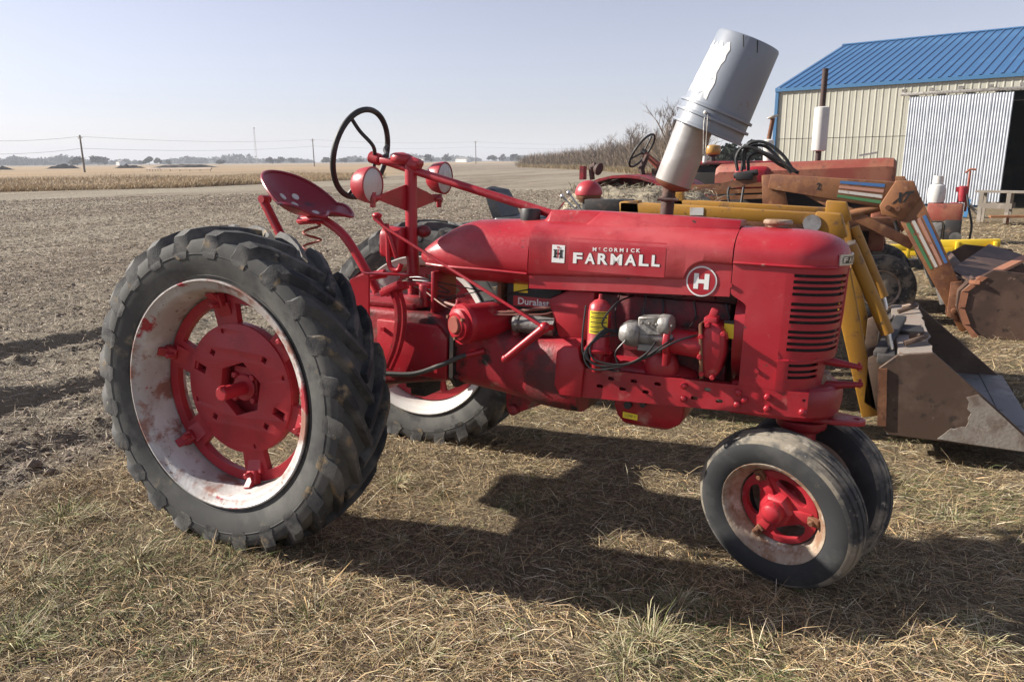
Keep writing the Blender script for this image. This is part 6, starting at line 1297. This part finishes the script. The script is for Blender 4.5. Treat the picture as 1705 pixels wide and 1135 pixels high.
# bucket of the third tractor
BK3=thing('loader_bucket','deep rusty bucket with an orange-edged scraped back plate on the striped loader','bucket',(3.6,Y3,0)); OC=Vector(BK3.location); y0,y1=5.12,7.5
BRT=mk('scraped_brown_steel',(.085,.052,.040),[((.14,.085,.06),3,.45,.62),((.30,.20,.14),9,.64,.70),((.04,.028,.024),12,.55,.68)],.6,metal=.3,bump=.06); OED=mk('orange_edge_paint',(.36,.15,.08),[((.22,.09,.05),8,.5,.65),((.45,.27,.18),16,.6,.7)],.6)
prof=[(3.62,.0),(3.50,.10),(3.42,.28),(3.42,.44),(3.52,.56),(3.66,.66),(4.15,.62),(4.45,.25),(4.55,.0)]
for yy in (y0,y1-.02): q_=MB(); q_.prism([V(x,yy,z)-OC for x,z in prof],(0,.02,0)); so=q_.build('side_plate',BRT,BK3,bevel=.003,bseg=1)
q_=MB(); arc=[(3.60,.0),(3.48,.10),(3.40,.28),(3.40,.44),(3.50,.57)]; q_.loft([[V(x,yy,z)-OC for x,z in arc]+[V(x+.02,yy,z)-OC for x,z in reversed(arc)] for yy in (y0+.02,y1-.02)]); q_.build('back_wall',BRT,BK3,ang=60)
tp0,tp1,tp2,tp3=V(3.36,y0+.02,.60),V(3.62,y0+.02,.64),V(3.74,y1-.02,.92),V(3.44,y1-.02,.86)
q_=MB(); TPL=[AT(1584,448,y=5.5),AT(1647,406,y=7.0),AT(1712,427,y=6.7),AT(1622,471,y=5.10)]; q_.prism([p-OC for p in TPL],(0,0,-.02)); q_.build('top_plate',BRT,BK3)
q_=MB(); q_.beam(TPL[3]+V(0,0,.005)-OC,TPL[2]+V(0,0,.005)-OC,.09,.03); q_.build('orange_edge',OED,BK3); q_=MB(); pts=[V(3.56,y0-.012,.0),V(3.47,y0-.012,.12),V(3.41,y0-.012,.28),V(3.42,y0-.012,.44),V(3.56,y0-.012,.60)]
for i in range(4): q_.beam(pts[i]-OC,pts[i+1]-OC,.01,.06,up=(0,1,0)) if False else q_.prism([pts[i]-OC,pts[i+1]-OC,pts[i+1]+V(.06,0,-.01)-OC,pts[i]+V(.06,0,.01)-OC],(0,.008,0))
q_.build('orange_edge',OED,BK3)
q_=MB(); q_.box(V(4.05,(y0+y1)/2,.012)-OC,(.95,y1-y0-.05,.024)); q_.build('floor',FLR,BK3)
for yy in (5.28,5.42): q_=MB(); q_.prism([V(3.44,yy,.12)-OC,V(3.34,yy,.16)-OC,V(3.34,yy,.50)-OC,V(3.44,yy,.52)-OC],(0,.025,0)); q_.cyl(V(3.40,yy-.02,.22)-OC,V(3.40,yy+.05,.22)-OC,.03,12); q_.build('hinge_ear',M['rust'],BK3,bevel=.006)
# ---------- fourth tractor, half hidden
T4=thing('hidden_tractor','half-hidden old tractor with amber air cleaner bowl and thin white stack by the barn corner','tractor',(.3,10,0)); O4=Vector(T4.location)
def P4(px,py,y=10.0): return AT(px,py,y=y)-O4
q_=MB(); a,b=P4(1105,269),P4(1292,267); q_.box(V((a.x+b.x)/2,0,a.z-.03),(b.x-a.x,.6,.06)); q_.build('hood',M['red_dirty'],T4,bevel=.02); q_=MB(); q_.box(V((a.x+b.x)/2,0,a.z-.40),(b.x-a.x-.1,.5,.66)); q_.build('engine',M['dark'],T4,bevel=.03)
q_=MB(); q_.box(V(-.2,0,.7),(2.6,.45,.45)); q_.build('chassis',M['rust_red'],T4,bevel=.03)
for s in (-1,1): ag_wheel(T4,'rear_wheel',V(-1.2,s*.8,.72),.74,.35,.42,axis_=(0,s,0)); ag_wheel(T4,'front_wheel',V(1.0,s*.6,.36),.37,.2,.2,mat=M['tyre_front'],axis_=(0,s,0),rib=True)
c=P4(1187,256); q_=MB(); q_.lathe([(-.03,.06),(0,.115),(.02,.125),(.11,.125),(.13,.11),(.145,.04)],c,(0,0,1),24); q_.build('cleaner_bowl',mk('amber_bowl',(.38,.21,.045),[((.26,.15,.05),9,.5,.7)],.4),T4); q_=MB(); q_.cyl(c+V(0,0,-.5),c+V(0,0,-.02),.05,14); q_.lathe([(-.04,.07),(-.02,.09),(0,.09)],c,(0,0,1),16); q_.build('cleaner_stem',M['blackmetal'],T4); q_=MB(); q_.ball(P4(1185,291),.075,14,8,(1,1,1.1)); q_.build('oil_cup',M['pipe_rust'],T4)
s0,s1,s2=P4(1279,285),P4(1280,232),P4(1287,197); q_=MB(); q_.lathe([(0,.05),(.02,.085),(s1.z-s0.z-.02,.085),(s1.z-s0.z,.05)],s0,(s1-s0),20); q_.build('stack_muffler',M['rim_clean'],T4); q_=MB(); q_.cyl(s1,s2,.035,12); q_.build('stack_pipe',M['rust'],T4); q_=MB(); q_.lathe([(0,.05),(.02,.085),(.035,.085)],s2,(-.3,0,1),14); q_.build('rain_cap',M['rim_clean'],T4)
# ------------------------------------------------------------------ hazy air
hz=MB(); hz.box((-400,700,29),(4600,4600,62)); hm=bpy.data.materials.new('hazy_air'); hm.use_nodes=True; t=hm.node_tree; t.nodes.remove(t.nodes['Principled BSDF']); pv=t.nodes.new('ShaderNodeVolumePrincipled'); pv.inputs['Color'].default_value=(.86,.92,1,1); pv.inputs['Density'].default_value=HAZE; pv.inputs['Anisotropy'].default_value=.0; t.links.new(pv.outputs[0],t.nodes['Material Output'].inputs['Volume'])
ho_=hz.build('haze',hm); ho_['kind']='stuff'; ho_['label']='thin pale haze over the far fields'; ho_['category']='haze'
